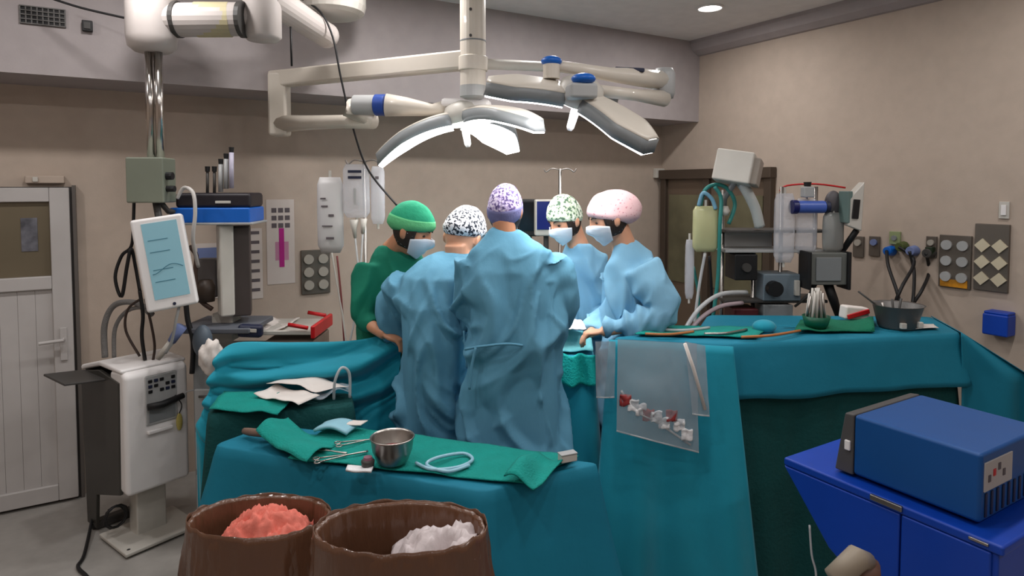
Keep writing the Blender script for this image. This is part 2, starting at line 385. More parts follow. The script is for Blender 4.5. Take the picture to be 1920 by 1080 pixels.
e, bx = wall_thing('glove_box', 'blue dispenser box on the right wall below the sockets', 'box', (1857, 582, 1905, 626), 'r', XR, 0.1)
bx('body', 0, 0.1, 1, 1, 0, 0.11, BLUED, bevel=0.01); bx('lid', 0.02, 0, 0.98, 0.12, 0, 0.1, BLUED, bevel=0.008)
e, bx = wall_thing('door_sensor', 'small white sensor at the corner above the sliding door', 'sensor', (1224, 316, 1240, 334), 'b', YB, 0.05)
bx('body', 0, 0, 1, 1, 0, 0.05, OFFW, bevel=0.008); bx('eye', 0.3, 0.4, 0.7, 0.8, 0.05, 0.055, DGREY)
# gas hoses plugged in the right wall
def hose_set(plugpx, colr, label, pts, rad=0.011):
    p = wr(*plugpx); t = Thing('gas_hose', label, 'hose', rc(p.x, p.y, p.z), 'gas hoses on the right wall')
    nrm = rc(XR-0.07, p.y, p.z) ; a = rc(XR-0.005, p.y, p.z)
    t.part('plug', MB().tube([a, nrm], [0.038, 0.03], 12), colr, smooth=False, bevel=0.004)
    t.part('hose', MB().tube(smooth_path([nrm] + pts, 6), rad, 8), BLACK, smooth=True)
hd_ = 4.15
hose_set((1673, 470), BLUEP, 'black hose with a round blue wall plug', [c(1666, 500, 4.3), c(1684, 555, hd_), c(1688, 600, hd_), c(1690, 700, 4.1)])
hose_set((1696, 462), mat('olive_plug', (72, 84, 40), 0.5), 'black hose with an olive green wall plug', [c(1714, 490, 4.3), c(1690, 540, hd_), c(1676, 585, hd_), c(1672, 700, 4.1)])
hose_set((1716, 470), PBLUE, 'black hose with a lilac wall plug', [c(1714, 510, 4.3), c(1712, 560, hd_), c(1706, 600, hd_), c(1704, 700, 4.1)])
hose_set((1747, 474), DGREY, 'black hose with a dark plug next to the socket plates', [c(1742, 510, 4.3), c(1728, 545, hd_), c(1708, 580, hd_), c(1700, 640, 4.1)])
e, bx = wall_thing('wall_outlet', 'pale green wall outlet above the blue hose plug', 'outlet', (1670, 434, 1690, 458), 'r', XR, 0.02)
bx('plate', 0, 0, 1, 1, 0, 0.02, mat('pale_green', (140, 152, 110), 0.5), bevel=0.003); bx('socket', 0.25, 0.5, 0.75, 0.5, 0.02, 0.03, GREY, cyl=True)
# ================================================================== LAMPS
def downlight(X, Y, power, label):
    b = rc(X, Y, ZC); t = Thing('downlight', label, 'downlight', b, 'ceiling downlights')
    ring = MB().lathe([(0.10, 0), (0.10, -0.012), (0.085, -0.014), (0.085, -0.002)], b, 28)
    t.part('ring', ring, WHITE, smooth=True)
    t.part('lens', MB().lathe([(0.084, -0.002), (0.084, -0.008), (0.01, -0.009)], b, 28), LAMPLENS)
    L = bpy.data.lights.new('downlight_bulb', 'AREA'); L.shape = 'DISK'; L.size = 0.17; L.energy = power; L.color = (1.0, 0.965, 0.95)
    o = bpy.data.objects.new('downlight_bulb', L); COL.objects.link(o); o.parent = t.o; o.location = (0, 0, -0.02)
for X in (3.76, 2.5, 1.24, -0.02, -1.28):
    downlight(X, 3.45, DOWNLIGHT_W, 'round downlight added out of view as fill light')
for X in (3.76, 2.5, 1.24, -0.02, -1.28):
    downlight(X, 1.3, DOWNLIGHT_W*0.85, 'round downlight added out of view as fill light')
for X in (3.0, 1.0, -1.0):  # third row, unseen, added as fill light from the camera side
    downlight(X, -1.0, DOWNLIGHT_W*0.9, 'round downlight added out of view as fill light')
# ---- ceiling column and two petal lamps
CB = c(887, 185, 3.6)
t = Thing('ceiling_column', 'cream ceiling column that carries both surgical lamps', 'lamp column', CB)
t.part('column', MB().lathe([(0.072, 0.07), (0.072, ZC-CB.z)], CB, 28), CREAM, smooth=False)
for y_ in (78, 125): t.part('seam_ring', MB().lathe([(0.0735, -0.004), (0.0735, 0.004)], c(887, y_, 3.6), 28), GREY)
t.part('collar', MB().lathe([(0.05, 0), (0.074, 0.01), (0.074, 0.07), (0.05, 0.075)], CB, 28), LGREY)
for y_ in (24, 72): t.part('screw', MB().lathe([(0.008, 0), (0.008, 0.01)], c(884, y_, 3.6) + Vector((0, -0.068, 0)), 10, Euler((R(90),0,0)).to_matrix()), DGREY)
t.part('ceiling_flange', MB().lathe([(0.16, -0.06), (0.2, 0)], Vector((CB.x, CB.y, ZC)), 28), CREAM)
def bar(mb, a, b, wd_, ht):
    a, b = Vector(a), Vector(b); d = (b-a).normalized(); s_ = d.cross(Vector((0,0,1))).normalized(); u = s_.cross(d)
    M = Matrix((s_, d, u)).transposed(); return mb.box((a+b)/2, (wd_, (b-a).length, ht), M)
def axis_frame(axis, twist=0):
    zz = -Vector(axis).normalized(); x = Vector((1,0,0)); x = (x - zz*x.dot(zz)).normalized(); y = zz.cross(x)
    return Matrix((x, y, zz)).transposed() @ Euler((0,0,R(twist))).to_matrix()
def petals(t, hub, axis, angs, r0=0.07, r1=0.43, w0=0.085, w1=0.15, droop=0.10, th=0.055, twist=0):
    M = axis_frame(axis, twist); hub = Vector(hub)
    for a in angs:
        Rz_ = Euler((0, 0, R(a))).to_matrix()
        def hw(u):
            k = max(0.0, (u-0.62)/0.38); return (w0 + (w1-w0)*min(1, u*1.6))*(1 - 0.62*k**1.3)
        def pt(u, v, z): return hub + M @ (Rz_ @ Vector((r0+(r1-r0)*u, hw(u)*v, z)))
        def zc(u): return -droop*u*u
        top = MB().grid(lambda u, v: pt(u, 2*v-1, zc(u) + 0.018*(1-(2*v-1)**4)*(1-0.5*u) + 0.004), 14, 10)
        sh = t.part('petal', top, CREAM, smooth=True, solid=0.008)
        out = [(u/14, -1) for u in range(15)] + [(1, v/5-1) for v in range(1, 10)] + [(1-u/14, 1) for u in range(15)]
        rings = [[pt(u, v, zc(u)+0.004) for u, v in out], [pt(u*0.99, v*1.03, zc(u)-th*0.5) for u, v in out], [pt(u, v, zc(u)-th) for u, v in out]]
        bd = MB().loft(rings, caps=False, closed=True); t.part('rim_band', bd, GREY, sh, smooth=True, solid=0.006)
        ln = MB().grid(lambda u, v: pt(u*0.985, (2*v-1)*0.97, zc(u)-th-0.004), 14, 6); t.part('lens', ln, LENS, sh, smooth=True, solid=0.008)
    hb = MB().lathe([(0.10, -0.05), (0.115, 0.0), (0.10, 0.05), (0.06, 0.075)], hub, 24, M); t.part('hub', hb, OFFW, smooth=True)
    hl = MB().lathe([(0.085, -0.004), (0.085, -0.006)], hub + M @ Vector((0,0,-0.05)), 24, M); t.part('hub_lens', hl, LENS)
    hn = MB().lathe([(0.02, -0.05), (0.022, -0.10), (0.019, -0.17), (0.012, -0.185)], hub, 14, M); t.part('handle', hn, WHITE, smooth=True, label='white sterile handle')
    L = bpy.data.lights.new('lamp_beam', 'AREA'); L.shape = 'DISK'; L.size = 0.55; L.energy = LAMP_W; L.spread = R(62); L.color = (1.0, 0.98, 0.97)
    o = bpy.data.objects.new('lamp_beam', L); COL.objects.link(o); o.parent = t.o
    o.location = hub + M @ Vector((0, 0, -0.20)) - t.base; o.rotation_euler = M.to_euler()
FIELD = Vector((0.22, 3.62, 1.15))
# lamp A (lower, left): long arm, post, lower arm, blue swivel, head
hubA = c(868, 216, 3.7)
a0, a1 = c(862, 112, 3.6), c(524, 148, 4.12); a2 = c(524, 232, 4.12); a3 = c(700, 226, 3.75)
tA = Thing('surgical_lamp', 'lower surgical lamp on a long bent arm with grey-sided drooping petal', 'surgical lamp', hubA, 'surgical lamps over the operating table')
tA.part('long_arm', bar(MB(), a0 + Vector((0.06, 0, 0)), a1 + (a1-a0).normalized()*0.06, 0.09, 0.105), CREAM, bevel=0.015)
tA.part('post', MB().box((a1+a2)/2 + Vector((0, 0, -0.02)), (0.12, 0.11, (a1-a2).z + 0.12)), CREAM, bevel=0.02)
tA.part('lower_arm', MB().tube([a2, a2.lerp(a3, 0.3), a2.lerp(a3, 0.7), a3], [0.058, 0.046, 0.04, 0.05], 12), CREAM, smooth=True)
sw = c(697, 197, 3.7)
tA.part('elbow', MB().tube([a3, c(650, 206, 3.75), c(662, 200, 3.72)], [0.045, 0.04, 0.05], 12), CREAM, smooth=True)
j = tA.part('swivel_joint', MB().tube([c(664, 197, 3.72), c(705, 197, 3.70)], 0.058, 20), LGREY, bevel=0.006)
tA.part('collar', MB().tube([c(704, 197, 3.70), c(724, 197, 3.69)], 0.062, 20), mat('blue_collar', (36, 70, 150), 0.4), j, bevel=0.006)
tA.part('spring_arm', MB().tube([c(724, 197, 3.69), c(760, 200, 3.69), c(810, 206, 3.7), hubA + Vector((-0.06, 0.02, 0.05))], [0.066, 0.055, 0.035, 0.05], 14), CREAM, smooth=True)
tA.part('yoke', bar(MB(), hubA + Vector((-0.12, 0.0, 0.07)), hubA + Vector((0.16, -0.04, 0.055)), 0.09, 0.05), WHITE, bevel=0.02)
petals(tA, hubA, (0.16, -0.05, -0.95), (181, 60, -40), droop=0.15, r1=0.52, th=0.06, w0=0.08, w1=0.12)
# lamp B (upper, right)
hubB = c(1088, 176, 3.05)
tB = Thing('surgical_lamp', 'higher surgical lamp with bright blue caps on its yoke', 'surgical lamp', hubB, 'surgical lamps over the operating table')
k1 = c(1245, 160, 3.5)
tB.part('swing_arm', MB().tube(smooth_path([c(905, 120, 3.62), c(1060, 128, 3.95), c(1180, 150, 3.9), k1], 5), 0.03, 12), OFFW, smooth=True)
tB.part('column_clamp', MB().lathe([(0.082, -0.04), (0.082, 0.04)], c(887, 120, 3.6), 24), CREAM, bevel=0.006)
tB.part('knuckle', MB().lathe([(0.05, -0.07), (0.06, -0.04), (0.06, 0.06), (0.045, 0.09)], k1, 18), LGREY, smooth=True)
tB.part('fork_arm', MB().tube([c(1240, 150, 3.48), c(1200, 145, 3.35), c(1145, 140, 3.2), c(1075, 128, 3.1), c(1020, 120, 3.1)], [0.05, 0.048, 0.035, 0.028, 0.026], 12), CREAM, smooth=True)
tB.part('lower_strut', MB().tube([c(1245, 185, 3.48), c(1190, 178, 3.3), c(1120, 170, 3.1)], [0.045, 0.03, 0.03], 12), CREAM, smooth=True)
for (px, py, d, s_) in ((1034, 115, 3.08, 0.05), (1094, 148, 2.92, 0.056)):
    tB.part('blue_cap', MB().ell(c(px, py, d), (s_, s_, 0.026)), BLUEP, smooth=True, label='bright blue joint cap')
tB.part('joint_block', MB().box(c(1090, 172, 2.93), (0.13, 0.1, 0.07), (0, 0, 0.2)), LGREY, bevel=0.015)
tB.part('pivot', MB().lathe([(0.04, -0.05), (0.04, 0.03)], c(1034, 128, 3.08), 16), CREAM)
tB.part('dark_clip', MB().box(c(1180, 131, 3.3), (0.15, 0.04, 0.02), (0, 0.05, 0)), NAVY, bevel=0.005)
petals(tB, hubB, (-0.24, 0.40, -0.9), (176, -44, 66), droop=0.05, r1=0.44, th=0.06, w0=0.08, w1=0.12)
# ---- supply pendant at the left
pd = 3.4
pb = c(286, 380, pd)
t = Thing('ceiling_pendant', 'jointed white ceiling pendant arm with chrome drop tubes and grey-green box', 'pendant', pb)
jz = c(284, 38, pd).z
t.part('elbow_joint', MB().lathe([(0.085, -0.165), (0.115, -0.14), (0.123, -0.09), (0.123, 0.14), (0.10, 0.2)], c(284, 38, pd), 28), PENDW, smooth=True)
t.part('cross_arm', MB().tube([c(300, 38, pd), c(470, 36, pd+0.1)], 0.088, 24), PENDW)
for x_ in (334, 455): t.part('seal_ring', MB().tube([c(x_-4, 37, pd+0.02), c(x_+4, 37, pd+0.02)], 0.094, 24), DGREY)
t.part('label_band', MB().tube([c(368, 37, pd+0.045), c(432, 37, pd+0.08)], 0.0915, 24), mat('cream_band', (196, 186, 150), 0.5))
t.part('elbow_joint', MB().lathe([(0.08, -0.12), (0.098, -0.1), (0.1, 0.2), (0.08, 0.24)], c(492, 34, pd+0.1), 24), PENDW, smooth=True)
t.part('cross_arm', MB().tube([c(500, -8, pd+0.1), c(612, 66, 4.0)], [0.085, 0.075], 24), PENDW)
t.part('end_cap', MB().ell(c(612, 66, 4.0), (0.078, 0.078, 0.078)), PENDW, smooth=True)
hubp = c(622, 30, 4.05)
t.part('ceiling_hub', MB().lathe([(0.17, 0.0), (0.2, 0.02), (0.21, 0.06), (0.21, ZC-hubp.z)], hubp, 30), OFFW)
for x_ in (279, 296):
    t.part('drop_tube', MB().tube([c(x_, 90, pd), c(x_+5, 300, pd)], 0.021, 14), CHROME, smooth=True)
bxp = t.part('valve_box', MB().box(c(284, 338, pd-0.02), (0.185, 0.16, 0.235), (0, 0, 0.1)), GREENBOX, bevel=0.008)
t.part('knob', MB().tube([c(312, 330, pd-0.05), c(324, 330, pd-0.05)], 0.02, 12), BLACK, bxp); t.part('knob', MB().tube([c(312, 354, pd-0.05), c(328, 354, pd-0.05)], 0.016, 12), BLACK, bxp)
t.part('shelf_bracket', MB().tube([c(300, 378, pd), c(315, 396, pd+0.05), c(400, 402, 3.62)], 0.016, 8), DGREY, smooth=True)
single('power_cable', 'thin black cable hanging from the pendant hub down past the lamp arm', 'cable', MB().tube(smooth_path([c(560, -5, 3.9), c(600, 22, 3.86), c(624, 70, 3.86), c(640, 150, 3.85), c(662, 240, 3.85), c(690, 318, 3.85), c(745, 386, 3.8)]), 0.0065, 6), BLACK, smooth=True)
single('power_cable', 'short black cable dangling under the pendant elbow', 'cable', MB().tube([c(545, 50, 3.6), c(546, 90, 3.6), c(547, 124, 3.6)], 0.006, 6), BLACK, smooth=True)
single('power_cable', 'long black cable looped beside the grey-green box', 'cable', MB().tube(smooth_path([c(252, 345, 3.38), c(250, 420, 3.38), c(246, 462, 3.38), c(228, 480, 3.38), c(216, 520, 3.36), c(228, 556, 3.36), c(238, 500, 3.36), c(246, 466, 3.37), c(254, 500, 3.4), c(262, 545, 3.4)]), 0.009, 6), BLACK, smooth=True)
# ================================================================== PEOPLE
def head_pt(az, el, s=1.0, feat=True):
    """point on a head, face towards +y; az 0 = nose, el up; s scales outwards"""
    ce, se = math.cos(el), math.sin(el)
    x = 0.076*ce*math.sin(az); y = 0.096*ce*math.cos(az); z = 0.118*se
    if z < 0:
        t = -z/0.118
        x *= 1 - 0.34*t**1.6
        y *= (1 - 0.10*t) if y > 0 else (1 - 0.5*t)
        if y > 0: y += 0.012*t
    p = Vector((x, y, z))
    if feat:
        def g(a0, e0, wa, we): return math.exp(-((az-R(a0))/R(wa))**2 - ((el-R(e0))/R(we))**2)
        p.y += 0.024*g(0, -10, 8, 11) + 0.010*g(0, 6, 6, 10)
        p.y -= 0.010*(g(24, 6, 13, 8) + g(-24, 6, 13, 8))
        p.y += 0.006*(g(22, 17, 18, 6) + g(-22, 17, 18, 6))
        p.y += 0.006*g(0, -34, 14, 6) + 0.008*g(0, -58, 16, 12)
    return Vector((p.x*s, p.y*s, p.z*s))
def head_mesh(mb, ctr, M, scale):
    nu, nv = 40, 28; vv = []; ff = []
    for j in range(1, nv):
        e = -math.pi/2 + math.pi*j/nv
        for i in range(nu):
            a = -math.pi + 2*math.pi*i/nu
            vv.append(ctr + M @ (head_pt(a, e)*scale))
    b = len(vv); vv += [ctr + M @ (head_pt(0, -math.pi/2)*scale), ctr + M @ (head_pt(0, math.pi/2)*scale)]
    for j in range(nv-2):
        for i in range(nu):
            k = (i+1) % nu; ff.append((j*nu+i, j*nu+k, (j+1)*nu+k, (j+1)*nu+i))
    for i in range(nu):
        k = (i+1) % nu; ff.append((b, k, i)); ff.append((b+1, (nv-2)*nu+i, (nv-2)*nu+k))
    mb.add(vv, ff)
    for s_ in (-1, 1):
        mb.ell(ctr + M @ (Vector((s_*0.078, -0.008, -0.006))*scale), (0.011*scale, 0.02*scale, 0.033*scale), M @ Euler((0.15, 0, s_*0.35)).to_matrix(), 12, 8)
def remeshed(name, mb, base, voxel, smooth_it=4):
    """one continuous skin around overlapping closed shapes"""
    me = bpy.data.meshes.new(name); me.from_pydata([tuple(p - base) for p in mb.v], [], mb.f); me.update()
    ob = bpy.data.objects.new(name + '_tmp', me); COL.objects.link(ob)
    r = ob.modifiers.new('r', 'REMESH'); r.mode = 'VOXEL'; r.voxel_size = voxel; r.use_smooth_shade = True
    s_ = ob.modifiers.new('s', 'SMOOTH'); s_.iterations = smooth_it; s_.factor = 0.5
    dg = bpy.context.evaluated_depsgraph_get()
    out = bpy.data.meshes.new_from_object(ob.evaluated_get(dg)); out.name = name
    bpy.data.objects.remove(ob); bpy.data.meshes.remove(me)
    for p in out.polygons: p.use_smooth = True
    return out
def fold_displace(me, amp, seed, shear=0.5, top=None):
    """long directional creases: ridges run along one slanted direction, crossed by a few from a second"""
    off = Vector((seed*3.1, seed*1.7, seed*0.9)); nrm = [v.normal.copy() for v in me.vertices]
    al = math.atan(shear); ca, sa = math.cos(al), math.sin(al); be = -al*0.5; cb, sb = math.cos(be), math.sin(be)
    def ridge(q): return max(0.0, 1 - abs(noise.noise(q))*3.2)**1.3
    for v, n in zip(me.vertices, nrm):
        p = v.co; lo = p*2.0 + off
        wp = noise.noise(lo)*0.16
        ac = p.x*ca + p.z*sa + wp; ln = -p.x*sa + p.z*ca
        r1 = ridge(Vector((ac*5.2, p.y*3.0, ln*1.5)) + off)
        r3 = ridge(Vector((ac*10.5, p.y*6.0, ln*2.6)) + off*1.6)
        ac2 = p.x*cb + p.z*sb + wp; ln2 = -p.x*sb + p.z*cb
        r2 = ridge(Vector((ac2*8.0, p.y*5, ln2*1.9)) + off*2)
        msk = min(1.0, max(0.0, noise.noise(p*2.6 + off*3)*1.6 + 0.55))
        sm = noise.noise(Vector((ac*4.5, p.y*4, ln*1.6)) + off)
        k = 1.0 if top is None else min(1.0, max(0.25, (top - p.z)/0.3))
        v.co = p + n*min(0.034, max(-0.030, amp*k*(1.2*sm + 1.5*r1*(0.3 + 0.7*msk) + 0.75*r2*(1.1 - msk) + 0.5*r3*msk - 0.75)))
    me.update()
def ring_pts(ctr, rx, ry, yaw=0.0, n=24, sq=2.4):
    out = []; ca, sa = math.cos(yaw), math.sin(yaw)
    for k in range(n):
        a = 2*math.pi*k/n; x = math.copysign(abs(math.cos(a))**(2/sq), math.cos(a))*rx; y = math.copysign(abs(math.sin(a))**(2/sq), math.sin(a))*ry
        out.append(Vector((ctr[0] + x*ca - y*sa, ctr[1] + x*sa + y*ca, ctr[2])))
    return out
def hand_shape(mb, wrist, direction, palm_n, side, curl=0.5, s=1.0):
    """palm and five bent fingers; direction = wrist to knuckles, palm_n = out of the palm, side = +1/-1 thumb side"""
    d = Vector(direction).normalized(); n = Vector(palm_n); n = (n - d*n.dot(d)).normalized(); x = d.cross(n)*side
    M = Matrix((x, d, n)).transposed()
    mb.ell(wrist + d*0.045*s, (0.041*s, 0.056*s, 0.018*s), M, 14, 10)
    for i, (off, ln) in enumerate(((0.028, 0.074), (0.010, 0.083), (-0.010, 0.077), (-0.028, 0.06))):
        p0 = wrist + x*off*s*0.9 + d*0.07*s; pts = [p0]; a = 0.15; p = p0
        for seg in (0.45, 0.32, 0.23):
            a += curl*(0.8 + 0.1*i); p = p + (d*math.cos(a) + n*math.sin(a))*ln*seg*s*1.1; pts.append(p)
        mb.tube(pts, [0.0098*s, 0.0092*s, 0.0085*s, 0.0068*s], 8)
        mb.ell(pts[-1], (0.0068*s,)*3, None, 8, 6)
    tp = [wrist + x*0.022*s + d*0.022*s, wrist + x*0.046*s + d*0.045*s + n*0.012*s, wrist + x*0.05*s + d*0.07*s + n*0.028*s, wrist + x*0.042*s + d*0.088*s + n*0.038*s]
    mb.tube(tp, [0.014*s, 0.0115*s, 0.010*s, 0.0075*s], 8); mb.ell(tp[-1], (0.0075*s,)*3, None, 8, 6)
def person(label, base, rings, headc, hyaw, hpitch, hroll, hs, arms, gown, skin, cap, mask, seed, gname='surgical_gown', shear=0.5, amp=0.028, neck_base=None, capscale=1.1, capbag=None, hair=None, sleeve_end=0.92, eyes=False, ties=None, group='operating team', captrim=None, capfront=22, capback=-14):
    base = Vector((base[0], base[1], 0)); t = Thing('person', label, 'person', base, group)
    M = Euler((0, 0, -R(hyaw))).to_matrix() @ Euler((-R(hpitch), 0, 0)).to_matrix() @ Euler((0, R(hroll), 0)).to_matrix()
    headc = Vector(headc)
    top = rings[-1][0]
    nb = Vector(neck_base) if neck_base else Vector(top)
    # body: head, neck, trunk, arms, hands, legs and shoes in one skin
    b = MB(); head_mesh(b, headc, M, hs)
    hn = headc + M @ (Vector((0, -0.03, -0.075))*hs)
    b.tube([hn + M @ Vector((0, 0.005, 0.03)), hn.lerp(nb, 0.5), nb, nb + Vector((0, 0, -0.10))], [0.056*hs, 0.055*hs, 0.062*hs, 0.06], 16)
    b.loft([ring_pts(r_[0], r_[1]*0.5, r_[2]*0.5) for r_ in rings if r_[0].z > 0.75], caps=True)
    hipc = [r_[0] for r_ in rings if r_[0].z > 0.75][0]
    for s_ in (-1, 1):
        fx = base + Vector((s_*0.08, 0, 0))
        b.tube([hipc + Vector((s_*0.04, 0, 0.08)), fx + Vector((0, 0.0, 0.5)), fx + Vector((0, 0, 0.09))], [0.055, 0.05, 0.04], 12)
        b.ell(fx + Vector((0, 0.05, 0.04)), (0.045, 0.13, 0.045), None, 14, 8)
    for sh, el, wr_, hd in arms:
        b.tube(smooth_path([sh, el, wr_], 4), [0.04, 0.04, 0.04, 0.038, 0.036, 0.034, 0.032, 0.03, 0.028], 12)
        if hd: hand_shape(b, Vector(wr_), hd[0], hd[1], hd[2], hd[3])
    me = remeshed('body', b, base, 0.0072, 2); me.materials.append(skin); me.materials.append(mat('clog_rubber', (40, 60, 80), 0.6))
    for p in me.polygons:
        if p.center.z < 0.09: p.material_index = 1
    o = bpy.data.objects.new('body', me); COL.objects.link(o); o.parent = t.o
    # gown
    g = MB(); g.loft([ring_pts(*r_[:3], yaw=r_[3] if len(r_) > 3 else 0) for r_ in rings], caps=True)
    for sh, el, wr_, hd in arms:
        sh, el, wr_ = Vector(sh), Vector(el), Vector(wr_)
        we = el.lerp(wr_, sleeve_end) if sleeve_end >= 0 else sh.lerp(el, -sleeve_end)
        if sleeve_end >= 0:
            pth = smooth_path([sh + (sh-el).normalized()*0.02, el, we], 4); rs = [0.098, 0.094, 0.09, 0.085, 0.083, 0.078, 0.066, 0.055, 0.042]
        else:
            pth = smooth_path([sh + (sh-el).normalized()*0.02, sh.lerp(we, 0.5), we], 4); rs = [0.09]*5 + [0.09, 0.09, 0.092, 0.094]
        g.tube(pth, rs, 14)
    gm = remeshed(gname, g, base, 0.0115, 6); fold_displace(gm, amp, seed, shear, top=top.z if hasattr(top, 'z') else top[2])
    gm.materials.append(gown)
    go = bpy.data.objects.new(gname, gm); COL.objects.link(go); go.parent = t.o
    if ties:
        for tp in ties: t.part('tie', MB().tube(smooth_path(tp, 5), 0.006, 6), gown, go, smooth=True)
    # cap: the head's upper shell, wider, with crumples, and a bag of hair behind
    def cap_fn(u, v, s_=capscale):
        az = -math.pi + 2*math.pi*u
        lo = R(capback) + (R(capfront) - R(capback))*(0.5 + 0.5*math.cos(az))
        el = lo + (math.pi/2 - lo)*v
        p = head_pt(az, el, 1.0, False); k = s_
        if capbag:
            bd, ba = Vector(capbag[0]).normalized(), capbag[1]
            dt = max(0.0, p.normalized().dot(bd)); k *= 1 + ba*dt**2.2
        if v < 0.12: k = 1.025 + (k - 1.025)*(v/0.12)**0.6
        wr2 = noise.noise(p*30 + Vector((seed*5, 0, 0)))*0.02 + noise.noise(p*70 + Vector((0, seed, 0)))*0.012
        return headc + M @ (p*hs*(k + wr2*min(1, v*5)))
    t.part('scrub_cap', MB().grid(cap_fn, 56, 26), cap, smooth=True, solid=0.003)
    if captrim:
        t.part('cap_band', MB().grid(lambda u, v: cap_fn(u, 0.02 + v*0.26, capscale*1.012), 56, 6), captrim, smooth=True, solid=0.003)
    if hair:
        for az_, el_, r_ in hair:
            pass
        hb = MB()
        hb.grid(lambda u, v: headc + M @ (head_pt(R(60) + R(240)*u, R(-38) + R(50)*v, 1.045, False)*hs), 24, 10)
        t.part('hair', hb, HAIR, smooth=True, solid=0.006)
    if mask:
        def mk(u, v):
            az = R(-72 + 144*u); el = R(-60 + 62*v - 14*abs(2*u-1)**2*(v-0.45)*1.5)
            p = head_pt(az, el, 1.0, True); k = 1.07 + 0.07*math.exp(-((u-0.5)/0.22)**2)
            return headc + M @ (p*hs*k)
        mo = t.part('face_mask', MB().grid(mk, 20, 12), MASKM, smooth=True, solid=0.003)
        for s_ in (-1, 1):
            for e0, e1 in ((-2, 14), (-36, -20)):
                pts = [headc + M @ (head_pt(R(s_*(68 + 90*k/6)), R(e0 + (e1-e0)*k/6), 1.05, False)*hs) for k in range(7)]
                t.part('mask_tie', MB().tube(pts, 0.0028, 5), MASKM, mo, smooth=True)
    if eyes:
        for s_ in (-1, 1):
            q = headc + M @ (head_pt(R(s_*24), R(5), 1.0, True)*hs)
            t.part('eye', MB().ell(q, (0.013, 0.008, 0.007), M, 10, 6), mat('eye_dark', (46, 34, 30), 0.25), smooth=True)
            pts = [headc + M @ (head_pt(R(s_*(12 + 26*k/4)), R(16 + 3*math.sin(k/4*3.1)), 1.02, True)*hs) for k in range(5)]
            t.part('eyebrow', MB().tube(pts, [0.003, 0.004, 0.004, 0.0035, 0.002], 6), HAIR, smooth=True)
    return t, M
def pr(l, r, py, d, ry, yaw=0):
    m_ = c((l+r)/2, py, d); return (m_, px2m((r-l)/2, d), ry, R(yaw))
CAP_PURPLE = printed('purple_print_cap', (196, 180, 222), (92, 76, 132), 75, 0.46, third=(232, 224, 240))
CAP_LEO = printed('black_white_print_cap', (226, 226, 230), (28, 36, 48), 75, 0.47)
CAP_GREENP = printed('green_print_cap', (186, 204, 176), (76, 104, 84), 60, 0.42, third=(226, 230, 220))
CAP_PINK = printed('pink_print_cap', (226, 188, 192), (196, 128, 138), 90, 0.34)
CAP_GREEN = mat('green_cap_cloth', (30, 150, 112), 0.85, bump=0.4, scale=30, var=0.1)
# purple cap, back to the camera
person('person in blue gown and purple printed cap, back turned, standing at the table', c(958, 600, 3.0)[:2],
    [pr(854, 1066, 1010, 3.0, 0.19), pr(858, 1064, 845, 3.0, 0.185), pr(864, 1060, 740, 3.0, 0.175), pr(872, 1054, 645, 3.0, 0.16), pr(868, 1052, 560, 3.02, 0.165),
     pr(868, 1046, 505, 3.03, 0.15), pr(882, 1036, 470, 3.05, 0.12), pr(904, 998, 450, 3.06, 0.09), pr(914, 984, 438, 3.07, 0.078), pr(918, 978, 430, 3.08, 0.072)],
    c(947, 398, 3.1), 12, 14, 0, 1.0,
    [(c(1026, 492, 3.04), c(1043, 566, 3.08), c(1044, 604, 3.38), None), (c(884, 495, 3.04), c(872, 585, 3.1), c(940, 612, 3.4), None)],
    GOWN, SKIN2, CAP_PURPLE, False, 1.0, shear=-0.75, amp=0.05, neck_base=c(950, 448, 3.06), capscale=1.12, capbag=((0, 0.1, 1), 0.08), hair=[(0, 0, 0)],
    ties=[[c(872, 655, 2.86), c(900, 650, 2.81), c(950, 645, 2.8), c(980, 648, 2.81)], [c(892, 652, 2.81), c(884, 690, 2.81), c(880, 730, 2.81)]], captrim=mat('slate_cap_band', (112, 112, 156), 0.85, bump=0.3, scale=60), capfront=20, capback=-46)
# black and white cap, bending, back to the camera
person('person in blue gown with black and white patterned cap, bending over the field', c(812, 600, 3.2)[:2],
    [pr(734, 872, 985, 3.22, 0.19), pr(738, 874, 815, 3.22, 0.185), pr(746, 876, 720, 3.2, 0.18), pr(744, 880, 640, 3.18, 0.17), pr(740, 888, 570, 3.2, 0.165),
     pr(752, 892, 515, 3.26, 0.15), pr(784, 892, 488, 3.33, 0.11), pr(826, 892, 472, 3.38, 0.075)],
    c(868, 446, 3.42), 20, 32, 6, 1.2,
    [(c(760, 530, 3.28), c(746, 610, 3.4), c(820, 640, 3.6), None), (c(880, 520, 3.3), c(890, 600, 3.42), c(905, 640, 3.6), None)],
    GOWN, SKIN, CAP_LEO, False, 2.3, shear=0.6, amp=0.046, neck_base=c(862, 478, 3.38), capscale=1.26, capbag=((0, 0.2, 1), 0.04), hair=None, capback=-14, capfront=26,
    ties=[[c(870, 620, 3.03), c(872, 650, 3.02), c(876, 690, 3.03)]])
